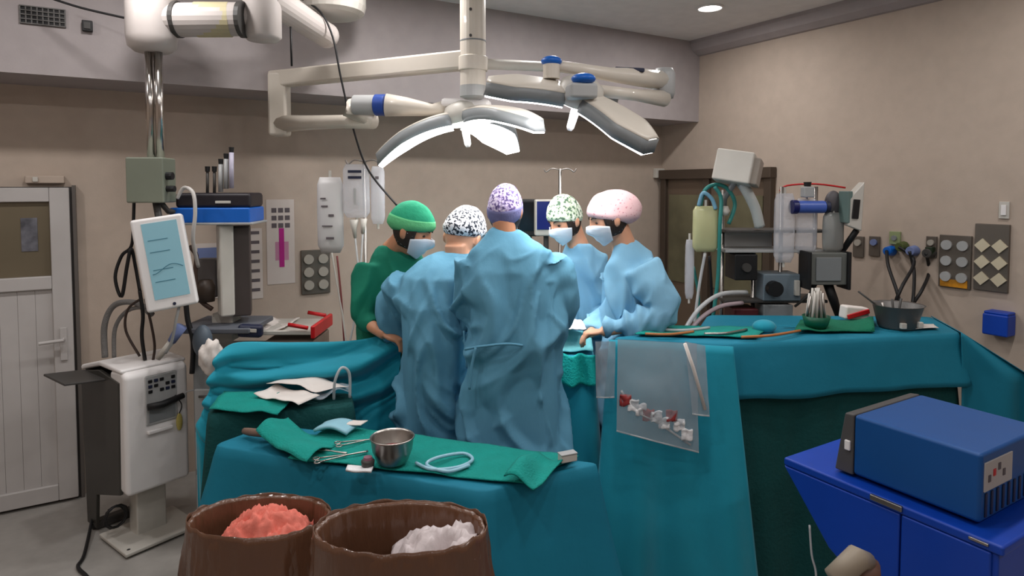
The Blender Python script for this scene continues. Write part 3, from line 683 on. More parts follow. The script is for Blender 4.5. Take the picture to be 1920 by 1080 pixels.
# green scrubs, at the head end
person('person in dark green scrubs and green cap with face mask, beside the drip stand', c(748, 600, 3.55)[:2],
    [pr(672, 820, 900, 3.6, 0.16), pr(672, 818, 760, 3.6, 0.16), pr(672, 812, 640, 3.58, 0.155), pr(676, 812, 570, 3.57, 0.15), pr(682, 806, 512, 3.56, 0.14), pr(694, 790, 478, 3.55, 0.11), pr(712, 770, 458, 3.54, 0.075)],
    c(772, 434, 3.46), 104, 22, 0, 1.1,
    [(c(696, 505, 3.5), c(682, 590, 3.42), c(722, 628, 3.3), ((1, -0.2, -0.3), (0, 0, -1), 1, 0.4)), (c(800, 505, 3.66), c(808, 585, 3.7), c(826, 625, 3.6), None)],
    SCRUB, SKIN2, CAP_GREEN, True, 3.1, gname='scrub_top', shear=0.3, amp=0.036, neck_base=c(740, 462, 3.53), capscale=1.2, capbag=((0, -0.8, 0.4), 0.2), hair=[(0,0,0)], sleeve_end=0.55, eyes=True, captrim=mat('pale_green_cap_band', (88, 176, 120), 0.85, bump=0.3, scale=60), capfront=18, capback=-12)
# green patterned cap, masked, at the far side
person('masked person in pale blue gown and green patterned cap across the table', c(1085, 600, 3.95)[:2],
    [pr(1030, 1150, 820, 4.0, 0.17), pr(1030, 1150, 700, 4.0, 0.17), pr(1034, 1150, 620, 3.98, 0.16), pr(1038, 1152, 560, 3.95, 0.155), pr(1042, 1150, 510, 3.92, 0.14), pr(1056, 1140, 478, 3.9, 0.11), pr(1066, 1112, 456, 3.87, 0.075)],
    c(1060, 414, 3.8), -128, 24, 0, 1.08,
    [(c(1054, 512, 3.86), c(1046, 575, 3.72), c(1050, 610, 3.5), ((-0.5, -0.8, -0.3), (0, 0, -1), -1, 0.5)), (c(1136, 510, 3.94), c(1150, 580, 3.9), c(1100, 608, 3.62), None)],
    GOWN2, SKIN, CAP_GREENP, True, 4.7, shear=0.2, amp=0.055, neck_base=c(1084, 460, 3.86), capscale=1.15, capbag=((0, -0.4, 0.8), 0.12), hair=[(0,0,0)], eyes=True, capfront=20, capback=-22)
# pink cap, in profile, at the near right
tP, MP = person('person in pale blue gown and pink cap, masked, reaching with one gloved hand', c(1195, 600, 3.5)[:2],
    [pr(1122, 1272, 840, 3.55, 0.19), pr(1124, 1272, 720, 3.55, 0.185), pr(1128, 1270, 630, 3.54, 0.175), pr(1130, 1262, 580, 3.52, 0.17), pr(1134, 1246, 530, 3.5, 0.16),
     pr(1140, 1228, 492, 3.48, 0.135), pr(1150, 1206, 466, 3.46, 0.095), pr(1158, 1190, 452, 3.45, 0.07)],
    c(1143, 411, 3.42), -100, 20, 0, 1.07,
    [(c(1206, 505, 3.36), c(1240, 590, 3.30), c(1128, 622, 3.30), ((-1, 0.1, -0.12), (0, 0, -1), -1, 0.55)), (c(1150, 520, 3.6), c(1140, 595, 3.65), c(1106, 625, 3.5), None)],
    GOWN2, SKIN, CAP_PINK, True, 6.2, shear=-0.5, amp=0.062, neck_base=c(1170, 458, 3.45), capscale=1.18, capbag=((0, -0.95, 0.05), 0.55), hair=[(0,0,0)], eyes=True, capfront=22, capback=-26)
# ================================================================== DRAPED TABLES
def perimeter(poly, rad=0.05, step=0.02):
    """resampled closed outline with rounded corners: list of (point, outward normal, corner weight)"""
    n = len(poly); pts = []
    area = sum(poly[i].x*poly[(i+1)%n].y - poly[(i+1)%n].x*poly[i].y for i in range(n))
    P = poly if area > 0 else poly[::-1]
    for i in range(n):
        a, b, d = P[i-1], P[i], P[(i+1)%n]
        p0 = b + (a-b).normalized()*rad; p1 = b + (d-b).normalized()*rad
        for k in range(6):
            t = k/5; pts.append(((1-t)**2*p0 + 2*t*(1-t)*b + t*t*p1, 1.0 - abs(t-0.5)))
        L = (d-b).length - 2*rad; m_ = max(1, int(L/step)); q1 = d + (b-d).normalized()*rad
        for k in range(1, m_): pts.append((p1.lerp(q1, k/m_), max(0.0, 0.5 - min(k, m_-k)*step/0.16)))
    out = []; m_ = len(pts)
    for i in range(m_):
        tg = pts[(i+1)%m_][0] - pts[i-1][0]; nn = Vector((tg.y, -tg.x, 0)).normalized()
        out.append((pts[i][0], nn, pts[i][1]))
    return out
def drape(poly, z1, flare=0.10, amp=0.046, seed=0, freq=7.0, rows=16, corner=0.08, hem=0.0, topnoise=0.004):
    per = perimeter(poly); z0 = poly[0].z; n = len(per); mb = MB(); rings = []
    cen = sum((p for p, _, _ in per), Vector())/n
    s_ = 0; arc = []
    for i in range(n): arc.append(s_); s_ += (per[(i+1)%n][0]-per[i][0]).length
    for k in (0.02, 0.2, 0.4, 0.6, 0.8, 0.93):
        rings.append([cen.lerp(p, k) + Vector((0, 0, topnoise*noise.noise(cen.lerp(p, k)*9 + Vector((seed, 0, 0))))) for p, _, _ in per])
    rings.append([p - nn*0.008 for p, nn, _ in per]); rings.append([p + nn*0.002 + Vector((0, 0, -0.006)) for p, nn, _ in per])
    for j in range(1, rows+1):
        t = j/rows; ring = []
        for i, (p, nn, cw) in enumerate(per):
            a = arc[i]/s_*2*math.pi; q = Vector((math.cos(a), math.sin(a), 0))*s_/(2*math.pi)
            wv = noise.noise(q*freq + Vector((seed*2.7, 0, t*0.5))) + 0.5*noise.noise(q*freq*2.3 + Vector((0, seed, t*0.8)))
            off = flare*t**1.2 + amp*(0.25 + t)*wv*min(1, t*3) + corner*cw*t
            zz = z0 + (z1 - z0)*t + hem*t*noise.noise(q*3 + Vector((seed, 5, 0)))
            ring.append(Vector((p.x, p.y, 0)) + nn*(0.006 + off) + Vector((0, 0, max(0.012, zz))))
        rings.append(ring)
    mb.loft(rings, caps=False); return mb
def table_frame(t, poly, z0):
    cen = sum(poly, Vector())/len(poly); ins = [cen.lerp(p, 0.88) for p in poly]
    t.part('table_top', MB().prism([Vector((p.x, p.y, z0-0.035)) for p in ins], (0, 0, 0.022)), STEEL)
    for p in ins[:4]: t.part('leg', MB().tube([Vector((p.x, p.y, z0-0.035)), Vector((p.x, p.y, 0.0))], 0.014, 8), STEEL)
# near instrument table
Z1 = 0.85
pA = [cz(398, 834, Z1), cz(907, 922, Z1), cz(1128, 868, Z1), cz(505, 795, Z1)]
cenA = sum(pA, Vector())/4
t = Thing('instrument_table', 'low instrument table under a teal drape, behind the bin liners', 'instrument table', (cenA.x, cenA.y, 0))
table_frame(t, pA, Z1)
t.part('drape', drape(pA, 0.0, 0.16, 0.032, 1.0, 6.0, 18, 0.10), TEAL2, smooth=True)
def sheet(poly, z, fn=None, nu=16, nv=12, rise=0.006, seed=0, th=0.004):
    """a cloth lying on a surface: four corners, wrinkled"""
    A, B, C_, D = poly
    def f(u, v):
        p = A.lerp(B, u).lerp(D.lerp(C_, u), v); n_ = noise.noise(p*11 + Vector((seed*4, 0, 0)))
        h = z + 0.004 + rise*(0.6 + n_) + (fn(u, v) if fn else 0)
        return Vector((p.x, p.y, h))
    return MB().grid(f, nu, nv)
sA = [cz(540, 866, Z1), cz(985, 914, Z1), cz(1085, 862, Z1), cz(620, 802, Z1)]
single('green_towel', 'broad green towel spread on the low instrument table', 'towel', sheet(sA, Z1+0.006, None, 30, 22, 0.008, 1), GREEN, smooth=True, solid=0.005)
sB = [cz(480, 830, Z1+0.02), cz(575, 872, Z1+0.02), cz(640, 826, Z1+0.02), cz(540, 800, Z1+0.02)]
single('green_towel', 'green towel with turned-up edge lying under the steel clamps', 'towel', sheet(sB, Z1+0.022, lambda u, v: 0.05*max(0, 1-u*2.2)**1.5 + 0.02*math.sin(v*5), 16, 14, 0.012, 2), GREEN, smooth=True, solid=0.005)
sC = [cz(945, 905, Z1+0.02), cz(1000, 916, Z1+0.02), cz(1062, 868, Z1+0.02), cz(1010, 858, Z1+0.02)]
single('green_towel', 'crumpled green towel beside the white clip box on the low table', 'towel', sheet(sC, Z1+0.02, lambda u, v: 0.025*math.sin(u*4+v*3), 14, 12, 0.02, 3), GREEN, smooth=True, solid=0.005)
bw = cz(736, 868, Z1+0.02); 
t = Thing('steel_bowl', 'round steel bowl on the green towel', 'bowl', bw)
k = px2m(41, bw.y)
t.part('bowl', MB().lathe([(k*0.55, 0.0), (k*0.72, 0.012), (k*0.92, 0.055), (k, 0.10), (k*1.04, 0.105), (k*1.0, 0.108), (k*0.95, 0.10), (k*0.86, 0.055), (k*0.6, 0.018), (0.004, 0.014)], bw, 32), STEEL, smooth=True)
t.part('contents', MB().lathe([(k*0.84, 0.052), (k*0.5, 0.058), (0.003, 0.06)], bw, 24), BLOOD, smooth=True)
def loop_tube(name, label, pts, r, m, cat='tubing'): return single(name, label, cat, MB().tube(smooth_path(pts, 5), r, 7), m, smooth=True)
zt_ = Z1 + 0.028
loop_tube('coiled_tubing', 'pale blue tubing coiled on the green towel by the bowl', [cz(780, 868, zt_), cz(810, 880, zt_), cz(858, 876, zt_), cz(886, 862, zt_), cz(868, 850, zt_), cz(820, 858, zt_+0.01), cz(800, 872, zt_), cz(840, 884, zt_), cz(880, 872, zt_)], 0.007, mat('pale_blue_tubing', (150, 196, 214), 0.3))
single('gauze_pad', 'small white gauze strip at the table edge in front of the bowl', 'gauze', sheet([cz(648, 884, zt_), cz(696, 890, zt_), cz(700, 880, zt_), cz(652, 876, zt_)], zt_-0.01, None, 8, 5, 0.014, 4), GAUZE, smooth=True, solid=0.008)
t = Thing('suture_pot', 'little dark pot standing against the steel bowl', 'pot', cz(690, 878, zt_))
pp = cz(690, 878, zt_); t.part('pot', MB().lathe([(0.022, 0), (0.026, 0.03), (0.02, 0.035)], pp, 14), DGREY, smooth=True); t.part('cap', MB().lathe([(0.018, 0.034), (0.016, 0.045)], pp, 12), mat('mauve_cap', (150, 104, 120), 0.5))
t = Thing('paper_pack', 'light blue folded paper pack behind the steel clamps', 'pack', cz(628, 812, zt_))
t.part('wrap', sheet([cz(588, 812, zt_), cz(650, 818, zt_), cz(674, 800, zt_), cz(610, 795, zt_)], zt_, lambda u, v: 0.02*math.sin(u*3.1), 10, 8, 0.008, 5), mat('pale_blue_wrap', (140, 188, 204), 0.7), smooth=True, solid=0.012)
t.part('flap', sheet([cz(630, 806, zt_), cz(676, 808, zt_), cz(690, 800, zt_), cz(640, 797, zt_)], zt_+0.02, None, 6, 6, 0.004, 6), PAPER, smooth=True, solid=0.004)
def forceps(label, a, b, z):
    a, b = cz(*a, z), cz(*b, z); d = (b-a); n_ = Vector((-d.y, d.x, 0)).normalized(); t = Thing('surgical_clamp', label, 'clamp', a, 'steel clamps on the low table')
    for s_ in (-1, 1):
        t.part('shank', MB().tube(smooth_path([a + n_*s_*0.018, a.lerp(b, 0.45) + n_*s_*0.006, a.lerp(b, 0.6), b - n_*s_*0.003], 3), [0.0035]*10, 6), STEEL, smooth=True)
        ring = [a + n_*s_*0.018 - d.normalized()*0.012 + Vector((0.013*math.cos(q/10*2*math.pi), 0.013*math.sin(q/10*2*math.pi), 0)) for q in range(11)]
        t.part('finger_ring', MB().tube(ring, 0.003, 6), STEEL, smooth=True)
forceps('steel clamp lying beside the turned-up green towel', (570, 838), (650, 850), zt_)
forceps('steel clamp lying open across the green towel toward the bowl', (600, 862), (690, 846), zt_)
forceps('steel clamp behind the paper pack on the low table', (640, 832), (720, 820), zt_)
t = Thing('clip_box', 'small white clip box at the corner of the low table', 'box', cz(1064, 868, zt_))
t.part('box', MB().box(cz(1064, 864, zt_) + Vector((0, 0, 0.014)), (0.07, 0.035, 0.028), (0, 0, 0.4)), OFFW, bevel=0.004); t.part('lid', MB().box(cz(1064, 864, zt_) + Vector((0, 0, 0.031)), (0.072, 0.037, 0.006), (0, 0, 0.4)), LGREY, bevel=0.002)
single('rolled_wrap', 'brownish rolled wrap poking from under the turned-up green towel', 'wrap', MB().tube(smooth_path([cz(458, 808, zt_), cz(490, 812, zt_+0.01), cz(540, 812, zt_)], 4), [0.014, 0.016, 0.018, 0.018, 0.018, 0.018, 0.018, 0.016, 0.012], 8), mat('brown_wrap', (120, 96, 84), 0.8), smooth=True)
# small table with papers, in front of the screen drape
Z2 = 0.90
pB = [cz(386, 778, Z2), cz(664, 762, Z2), cz(658, 736, Z2), cz(418, 742, Z2)]
cB = sum(pB, Vector())/4
t = Thing('instrument_table', 'small green draped side table piled with white papers', 'instrument table', (cB.x, cB.y, 0))
table_frame(t, pB, Z2); t.part('drape', drape(pB, 0.0, 0.05, 0.02, 4.0, 6.0, 14, 0.05), DGREEN, smooth=True)
single('green_towel', 'green towel under the white papers on the small side table', 'towel', sheet([cz(392, 776, Z2), cz(520, 786, Z2), cz(560, 748, Z2), cz(420, 742, Z2)], Z2+0.012, None, 14, 10, 0.014, 8), GREEN, smooth=True, solid=0.005)
for lab, q, h_ in (('cream instruction sheet curling on the small side table', ((476, 756), (560, 776), (600, 760), (520, 738)), 0.03), ('white crumpled wrapper lying on the cream sheet', ((500, 742), (600, 756), (655, 746), (560, 724)), 0.055), ('translucent film pouch under the clear tubing loop', ((585, 762), (660, 752), (656, 738), (600, 740)), 0.035)):
    single('paper_sheet', lab, 'paper', sheet([cz(*p, Z2) for p in q], Z2+h_, lambda u, v: 0.012*math.sin(u*7+h_*90), 14, 10, 0.016, h_*300), PAPER if 'film' not in lab else HAZY, smooth=True, solid=0.003)
loop_tube('tubing_loop', 'clear tubing loop standing up from the small side table', [cz(626, 748, Z2+0.03), c(628, 715, 3.0), c(640, 690, 3.02), c(655, 700, 3.04), c(656, 745, 3.05)], 0.007, TUBE)
# anaesthesia screen drape: a cloth hung over a bar, folds running across it
top_px = [(412, 660, 3.2), (446, 642, 3.24), (540, 642, 3.3), (640, 640, 3.34), (700, 632, 3.38), (752, 612, 3.42)]
bot_px = [(384, 800, 3.18), (430, 838, 3.22), (530, 846, 3.28), (640, 846, 3.32), (700, 846, 3.36), (752, 846, 3.4)]
tp = smooth_path([c(*q) for q in top_px], 8); bt = smooth_path([c(*q) for q in bot_px], 8)
def scr(u, v):
    x = u*(len(tp)-1); i = min(int(x), len(tp)-2); f = x-i
    a = tp[i].lerp(tp[i+1], f); b = bt[i].lerp(bt[i+1], f); b = Vector((b.x, b.y, 0.05)) if False else b
    p = a.lerp(b, v)
    sag = math.sin(math.pi*min(1, u*1.02))
    ph = 21*(v + 0.30*u*u) + 1.5*noise.noise(Vector((u*2.5, v*3, 1))) + 2.0*u*(1-u)
    damp = min(1, v*6)*max(0.25, 1 - 1.1*v)*(0.8 + 0.7*noise.noise(Vector((u*2, v*7, 8))))
    fold = 0.10*max(0.0, 0.5 + 0.5*math.sin(ph))**1.6*damp + 0.03*noise.noise(Vector((u*5, v*8 + u*u*3, 3)))*min(1, v*5)
    return p + Vector((-0.03*(1-u)**6*v, -abs(fold)*1.5 - 0.05*sag*v + 0.0, 0.022*math.sin(ph+1)*damp))
t = Thing('screen_drape', 'teal sheet hung as a screen in swooping folds behind the papers', 'drape', c(570, 846, 3.3) - Vector((0, 0, c(570, 846, 3.3).z)))
sd = MB().grid(scr, 70, 60)
base_i = len(sd.v) - 71
low = [sd.v[base_i + i].copy() for i in range(71)]
sd.grid(lambda u, v: low[int(round(u*70))].lerp(Vector((low[int(round(u*70))].x, low[int(round(u*70))].y + 0.02*math.sin(u*60), 0.02)), v), 70, 8)
t.part('sheet', sd, TEAL, smooth=True, solid=0.004)
t.part('support_bar', MB().tube([q + Vector((0, 0.03, -0.025)) for q in tp], 0.012, 8), STEEL, smooth=True)
for i in (4, len(tp)-6): t.part('support_post', MB().tube([tp[i] + Vector((0, 0.03, -0.025)), Vector((tp[i].x, tp[i].y + 0.03, 0))], 0.012, 8), STEEL)
# operating table under drapes
Z3 = 1.04
pO = [Vector((-0.36, 3.42, Z3)), Vector((0.44, 3.38, Z3)), Vector((0.46, 3.72, Z3)), Vector((-0.34, 3.74, Z3))]
t = Thing('operating_table', 'operating table covered in teal drapes between the surgeons', 'operating table', (0.02, 3.63, 0))
t.part('drape', drape(pO, 0.0, 0.05, 0.03, 9.0, 6.0, 16, 0.04), TEAL, smooth=True)
t.part('table_pad', MB().box((0.04, 3.57, Z3-0.05), (0.74, 0.28, 0.07)), BLACK, bevel=0.02)
t.part('pedestal', MB().box((0.04, 3.57, 0.5), (0.26, 0.22, 0.9)), STEEL, bevel=0.02); t.part('foot', MB().box((0.04, 3.57, 0.04), (0.6, 0.26, 0.08)), STEEL, bevel=0.02)
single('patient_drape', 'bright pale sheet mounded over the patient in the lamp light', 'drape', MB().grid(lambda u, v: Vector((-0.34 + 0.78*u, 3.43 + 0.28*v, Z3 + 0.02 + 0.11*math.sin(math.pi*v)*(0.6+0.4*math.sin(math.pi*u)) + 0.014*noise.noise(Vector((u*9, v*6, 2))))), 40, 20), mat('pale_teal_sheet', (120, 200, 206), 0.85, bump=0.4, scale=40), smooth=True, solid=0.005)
single('gauze_swab', 'white gauze swab heaped on the lit patient sheet', 'gauze', MB().grid(lambda u, v: c(1062, 600, 3.5) + Vector((0.10*(u-0.5)*2, 0.09*(v-0.5)*2, -0.03 + 0.05*math.sin(math.pi*u)*math.sin(math.pi*v) + 0.02*noise.noise(Vector((u*6, v*6, 7))))), 16, 14), GAUZE, smooth=True, solid=0.006)
single('green_towel', 'bright teal towel hanging over the edge of the operating table', 'towel', MB().grid(lambda u, v: Vector((0.16 + 0.28*u, 3.36 - 0.02*math.sin(u*14) - 0.02*v, Z3 + 0.02 - 0.16*v + 0.006*math.sin(u*20))), 24, 12), mat('bright_teal_towel', (0, 168, 160), 0.85, bump=0.5, scale=80), smooth=True, solid=0.005)
# right instrument table
Z4 = 1.2
A4 = [cz(1146, 633, Z4), cz(1362, 645, Z4), cz(1802, 625, Z4)]
pR = A4 + [A4[2] + Vector((0.12, 0.42, 0)), Vector((A4[0].x + 0.12, A4[0].y + 0.40, Z4))]
# keep the back edge clear of the person at its left end
pR[4] = Vector((1.15, 3.72, Z4)); pR.append(Vector((0.98, 3.34, Z4)))
cR = sum(pR, Vector())/len(pR)
t = Thing('instrument_table', 'tall instrument table under long teal drapes with clear pouches on its end', 'instrument table', (cR.x, cR.y, 0))
t.part('table_top', MB().prism([cR.lerp(p, 0.9) + Vector((0, 0, -0.03)) for p in pR], (0, 0, 0.02)), STEEL)
t.part('drape', drape(pR, 0.94, 0.04, 0.012, 12.0, 4.0, 10, 0.015, 0.015), TEAL2, smooth=True, solid=0.003)
inner = [cR.lerp(p, 0.97) for p in pR]; inner = [Vector((p.x, p.y, Z4-0.012)) for p in inner]
t.part('under_drape', drape(inner, 0.0, 0.05, 0.035, 15.0, 6.0, 14, 0.05), DGREEN, smooth=True)
for p in (0, 2, 3, 4): q = cR.lerp(pR[p], 0.85); t.part('leg', MB().tube([Vector((q.x, q.y, Z4-0.03)), Vector((q.x, q.y, 0))], 0.014, 8), STEEL)
# the end sheet of the tall table falls to the floor in its own folds
e0, e1 = pR[0] + Vector((-0.02, -0.02, 0)), pR[1] + Vector((0.01, -0.03, 0))
def endsheet(u, v):
    p = e0.lerp(e1, u); fl = 0.05 + 0.22*v*(0.6 + 0.4*math.sin(u*9)) + 0.03*v*math.sin(u*23 + 1)
    side = (u-0.45)*0.22*v
    return Vector((p.x + side, p.y - fl*0.55 - 0.01, max(0.012, (Z4 + 0.004)*(1-v) + 0.012*v)))
single('end_drape', 'long teal sheet behind the clear pouches, falling to the floor', 'drape', MB().grid(endsheet, 60, 30), TEAL, smooth=True, solid=0.004)
f0, f1 = pR[2] + Vector((0.0, 0.0, 0.004)), pR[3] + Vector((0.0, 0.0, 0.004))
def fall(v):                                           # outward reach and height of the flaring fall
    t_ = min(1.0, v/0.3); return 0.27*t_ + 0.06*v, (Z4 + 0.004 - 0.20*t_) if v < 0.3 else (Z4 - 0.196)*(1 - (v-0.3)/0.7) + 0.012*(v-0.3)/0.7
def farsheet(u, v):
    p = f0.lerp(f1, u); o_, z_ = fall(v)
    return Vector((p.x + o_*(1 - 0.1*u) + 0.015*math.sin(u*16)*v, p.y - 0.10*min(1, v/0.3)*(1-u), z_))
def gusset(u, v):
    o_, z_ = fall(v); p = f0 + Vector((-0.02, -0.03, 0)); e_ = farsheet(0, v)
    q = Vector((p.x, p.y - 0.05*v, z_)).lerp(e_, u); return q + Vector((0, 0.03*math.sin(u*3.14*2.5)*min(1, v*3), 0))
single('end_drape', 'teal sheet flaring down off the tall table next to the steel basin', 'drape', MB().grid(farsheet, 24, 34).grid(gusset, 16, 34), TEAL2, smooth=True, solid=0.004)
# ---- clear pouches hung on the end of the tall table
def pouch(label, quad, d, bulge, seed, red=False):
    t = Thing('plastic_pouch', label, 'pouch', c(*quad[3], d))
    A, B, C_, D = [c(*q, d) for q in quad]
    def f(u, v, s_):
        p = A.lerp(B, u).lerp(D.lerp(C_, u), v)
        k = math.sin(math.pi*min(1, max(0, u)))*math.sin(math.pi*v**1.3)
        return p + Vector((0, s_*(0.004 + bulge*k) + 0.008*noise.noise(Vector((u*5, v*5, seed))), 0))
    t.part('front_film', MB().grid(lambda u, v: f(u, v, -1), 16, 16), HAZY, smooth=True)
    t.part('back_film', MB().grid(lambda u, v: f(u, v, 0.3), 12, 12), HAZY, smooth=True)
    t.part('hem', MB().tube([D, D.lerp(C_, 0.5) + Vector((0, -0.004, 0)), C_], 0.004, 6), TUBE, smooth=True)
    return t, f
pd_ = 2.86
tb, fb = pouch('large clear pouch holding used swabs, hung on the tall table end', ((1158, 636), (1306, 644), (1310, 848), (1156, 808)), pd_, 0.03, 1)
rng = random.Random(5)
for k in range(9):
    u = 0.1 + 0.75*k/8; v = 0.62 + 0.2*k/8*0.9 + rng.uniform(-0.06, 0.06)
    p = fb(u, min(0.93, v), -0.4)
    mb = MB().grid(lambda a, b: p + Vector((0.05*(a-0.5), -0.008 + 0.014*noise.noise(Vector((a*2.2, b*2.2, k))), 0.05*(b-0.5) + 0.012*noise.noise(Vector((a*2, b*2, k+9))))), 8, 8)
    tb.part('swab', mb, GAUZE if k % 3 else BLOOD, smooth=True, solid=0.008)
tb.part('tubing', MB().tube(smooth_path([fb(0.05, 0.55, -0.5), fb(0.2, 0.72, -0.5), fb(0.5, 0.8, -0.6), fb(0.9, 0.95, -0.5)], 5), 0.006, 6), TUBE, smooth=True)
pouch('narrow empty clear pouch beside the reaching hand', ((1116, 640), (1154, 640), (1152, 745), (1118, 745)), pd_+0.12, 0.012, 2)
tb2, fb2 = pouch('slim clear pouch with a slanting white strip', ((1284, 640), (1322, 648), (1330, 780), (1298, 776)), pd_-0.05, 0.012, 3)
tb2.part('paper_strip', MB().tube([c(1284, 644, pd_-0.07), c(1300, 690, pd_-0.07), c(1322, 768, pd_-0.07)], 0.008, 6), PAPER, smooth=True)
# ---- things on the tall table
zt4 = Z4 + 0.012
single('green_towel', 'long green towel above the clear pouches on the tall table', 'towel', sheet([cz(1190, 632, Z4), cz(1420, 638, Z4), cz(1440, 618, Z4), cz(1230, 616, Z4)], Z4+0.006, None, 24, 8, 0.008, 11), GREEN, smooth=True, solid=0.005)
single('green_towel', 'dark green folded towel around the bowl of rods', 'towel', sheet([cz(1490, 628, Z4), cz(1640, 626, Z4), cz(1634, 606, Z4), cz(1500, 606, Z4)], Z4+0.008, lambda u, v: 0.035*max(0, u-0.72)*3.5*math.sin(v*3.1), 24, 10, 0.012, 12), mat('emerald_towel', (0, 104, 76), 0.9, bump=0.5, scale=90), smooth=True, solid=0.006)
gb = cz(1530, 614, Z4+0.02)
t = Thing('green_bowl', 'dark green bowl of upright white rods on the tall table', 'bowl', gb)
kk = px2m(25, gb.y)
t.part('bowl', MB().lathe([(kk*0.7, 0), (kk*0.85, 0.02), (kk, 0.062), (kk*0.93, 0.062), (kk*0.75, 0.02), (0.004, 0.014)], gb, 24), mat('dark_green_bowl', (0, 84, 60), 0.4), smooth=True)
for k in range(12):
    a = -0.5 + k/11.0
    t.part('rod', MB().tube([gb + Vector((a*kk*1.5, 0.03*math.sin(k*2), 0.03)), gb + Vector((a*kk*0.9, 0.03*math.sin(k*2), 0.215 - 0.10*abs(a)))], 0.0065, 6), OFFW if k % 3 else STEEL, smooth=True)
bk = cz(1682, 614, Z4+0.004)
t = Thing('grey_basin', 'dark steel basin with tools standing in it', 'basin', bk)
kb = px2m(38, bk.y)
t.part('basin', MB().lathe([(kb*0.8, 0), (kb*0.86, 0.01), (kb*1.12, 0.12), (kb*1.2, 0.125), (kb*1.06, 0.12), (kb*0.78, 0.012), (0.004, 0.01)], bk, 28), mat('dark_steel', (104, 102, 100), 0.5, metal=0.4), smooth=True)
for a, b, l in ((-0.09, -0.02, 0.11), (-0.02, 0.01, 0.15), (0.03, 0.03, 0.15), (-0.06, 0.02, 0.13)):
    t.part('tool', MB().tube([bk + Vector((a*0.5, b, 0.02)), bk + Vector((a*1.2, b, l))], 0.007, 6), STEEL if l < 0.14 else DGREY, smooth=True)
t.part('tool', MB().tube([bk + Vector((-0.06, 0.0, 0.08)), bk + Vector((-0.2, 0.02, 0.19))], 0.005, 6), DGREY, smooth=True)
t.part('clip', MB().box(bk + Vector((-0.03, -kb*0.95, 0.03)), (0.03, 0.02, 0.03)), OFFW, bevel=0.004); t.part('clip', MB().box(bk + Vector((0.06, -kb*0.92, 0.035)), (0.025, 0.02, 0.03)), OFFW, bevel=0.004)
t = Thing('swab_pack', 'white pack with a red band behind the dark green towel', 'pack', cz(1610, 608, Z4))
q = cz(1610, 600, Z4+0.02); t.part('pack', MB().box(q + Vector((0, 0.05, 0.03)), (0.14, 0.07, 0.075), (0, 0.12, 0.1)), PAPER, bevel=0.012); t.part('band', MB().box(q + Vector((0.005, 0.012, 0.03)), (0.13, 0.012, 0.026), (0, -0.25, 0.1)), RED, bevel=0.004)
single('teal_bundle', 'rounded teal cloth bundle on the tall table', 'bundle', MB().ell(cz(1433, 612, Z4+0.03), (0.06, 0.05, 0.035), None, 18, 10), TEAL, smooth=True)
single('paper_sheet', 'pale sheet lying beside the steel basin', 'paper', sheet([cz(1700, 622, Z4), cz(1760, 620, Z4), cz(1750, 612, Z4), cz(1706, 612, Z4)], Z4+0.006, None, 8, 5, 0.006, 13), PAPER, smooth=True, solid=0.003)
for i, (a, b, m_, lab) in enumerate((((1210, 626), (1300, 622), mat('orange_tubing', (180, 110, 60), 0.4), 'orange tubing along the tall table by the pink capped person'), ((1320, 626), (1400, 618), STEEL, 'steel instrument resting on the long green towel'), ((1390, 632), (1500, 620), MATS['orange_tubing'], 'orange tubing beside the teal bundle'), ((1240, 618), (1330, 614), TUBE, 'clear tubing behind the long green towel'))):
    loop_tube('tubing' if 'tubing' in lab else 'steel_instrument', lab, [cz(*a, zt4+0.01), cz((a[0]+b[0])/2, (a[1]+b[1])/2+3, zt4+0.015), cz(*b, zt4+0.01)], 0.007, m_, 'tubing' if 'tubing' in lab else 'instrument')
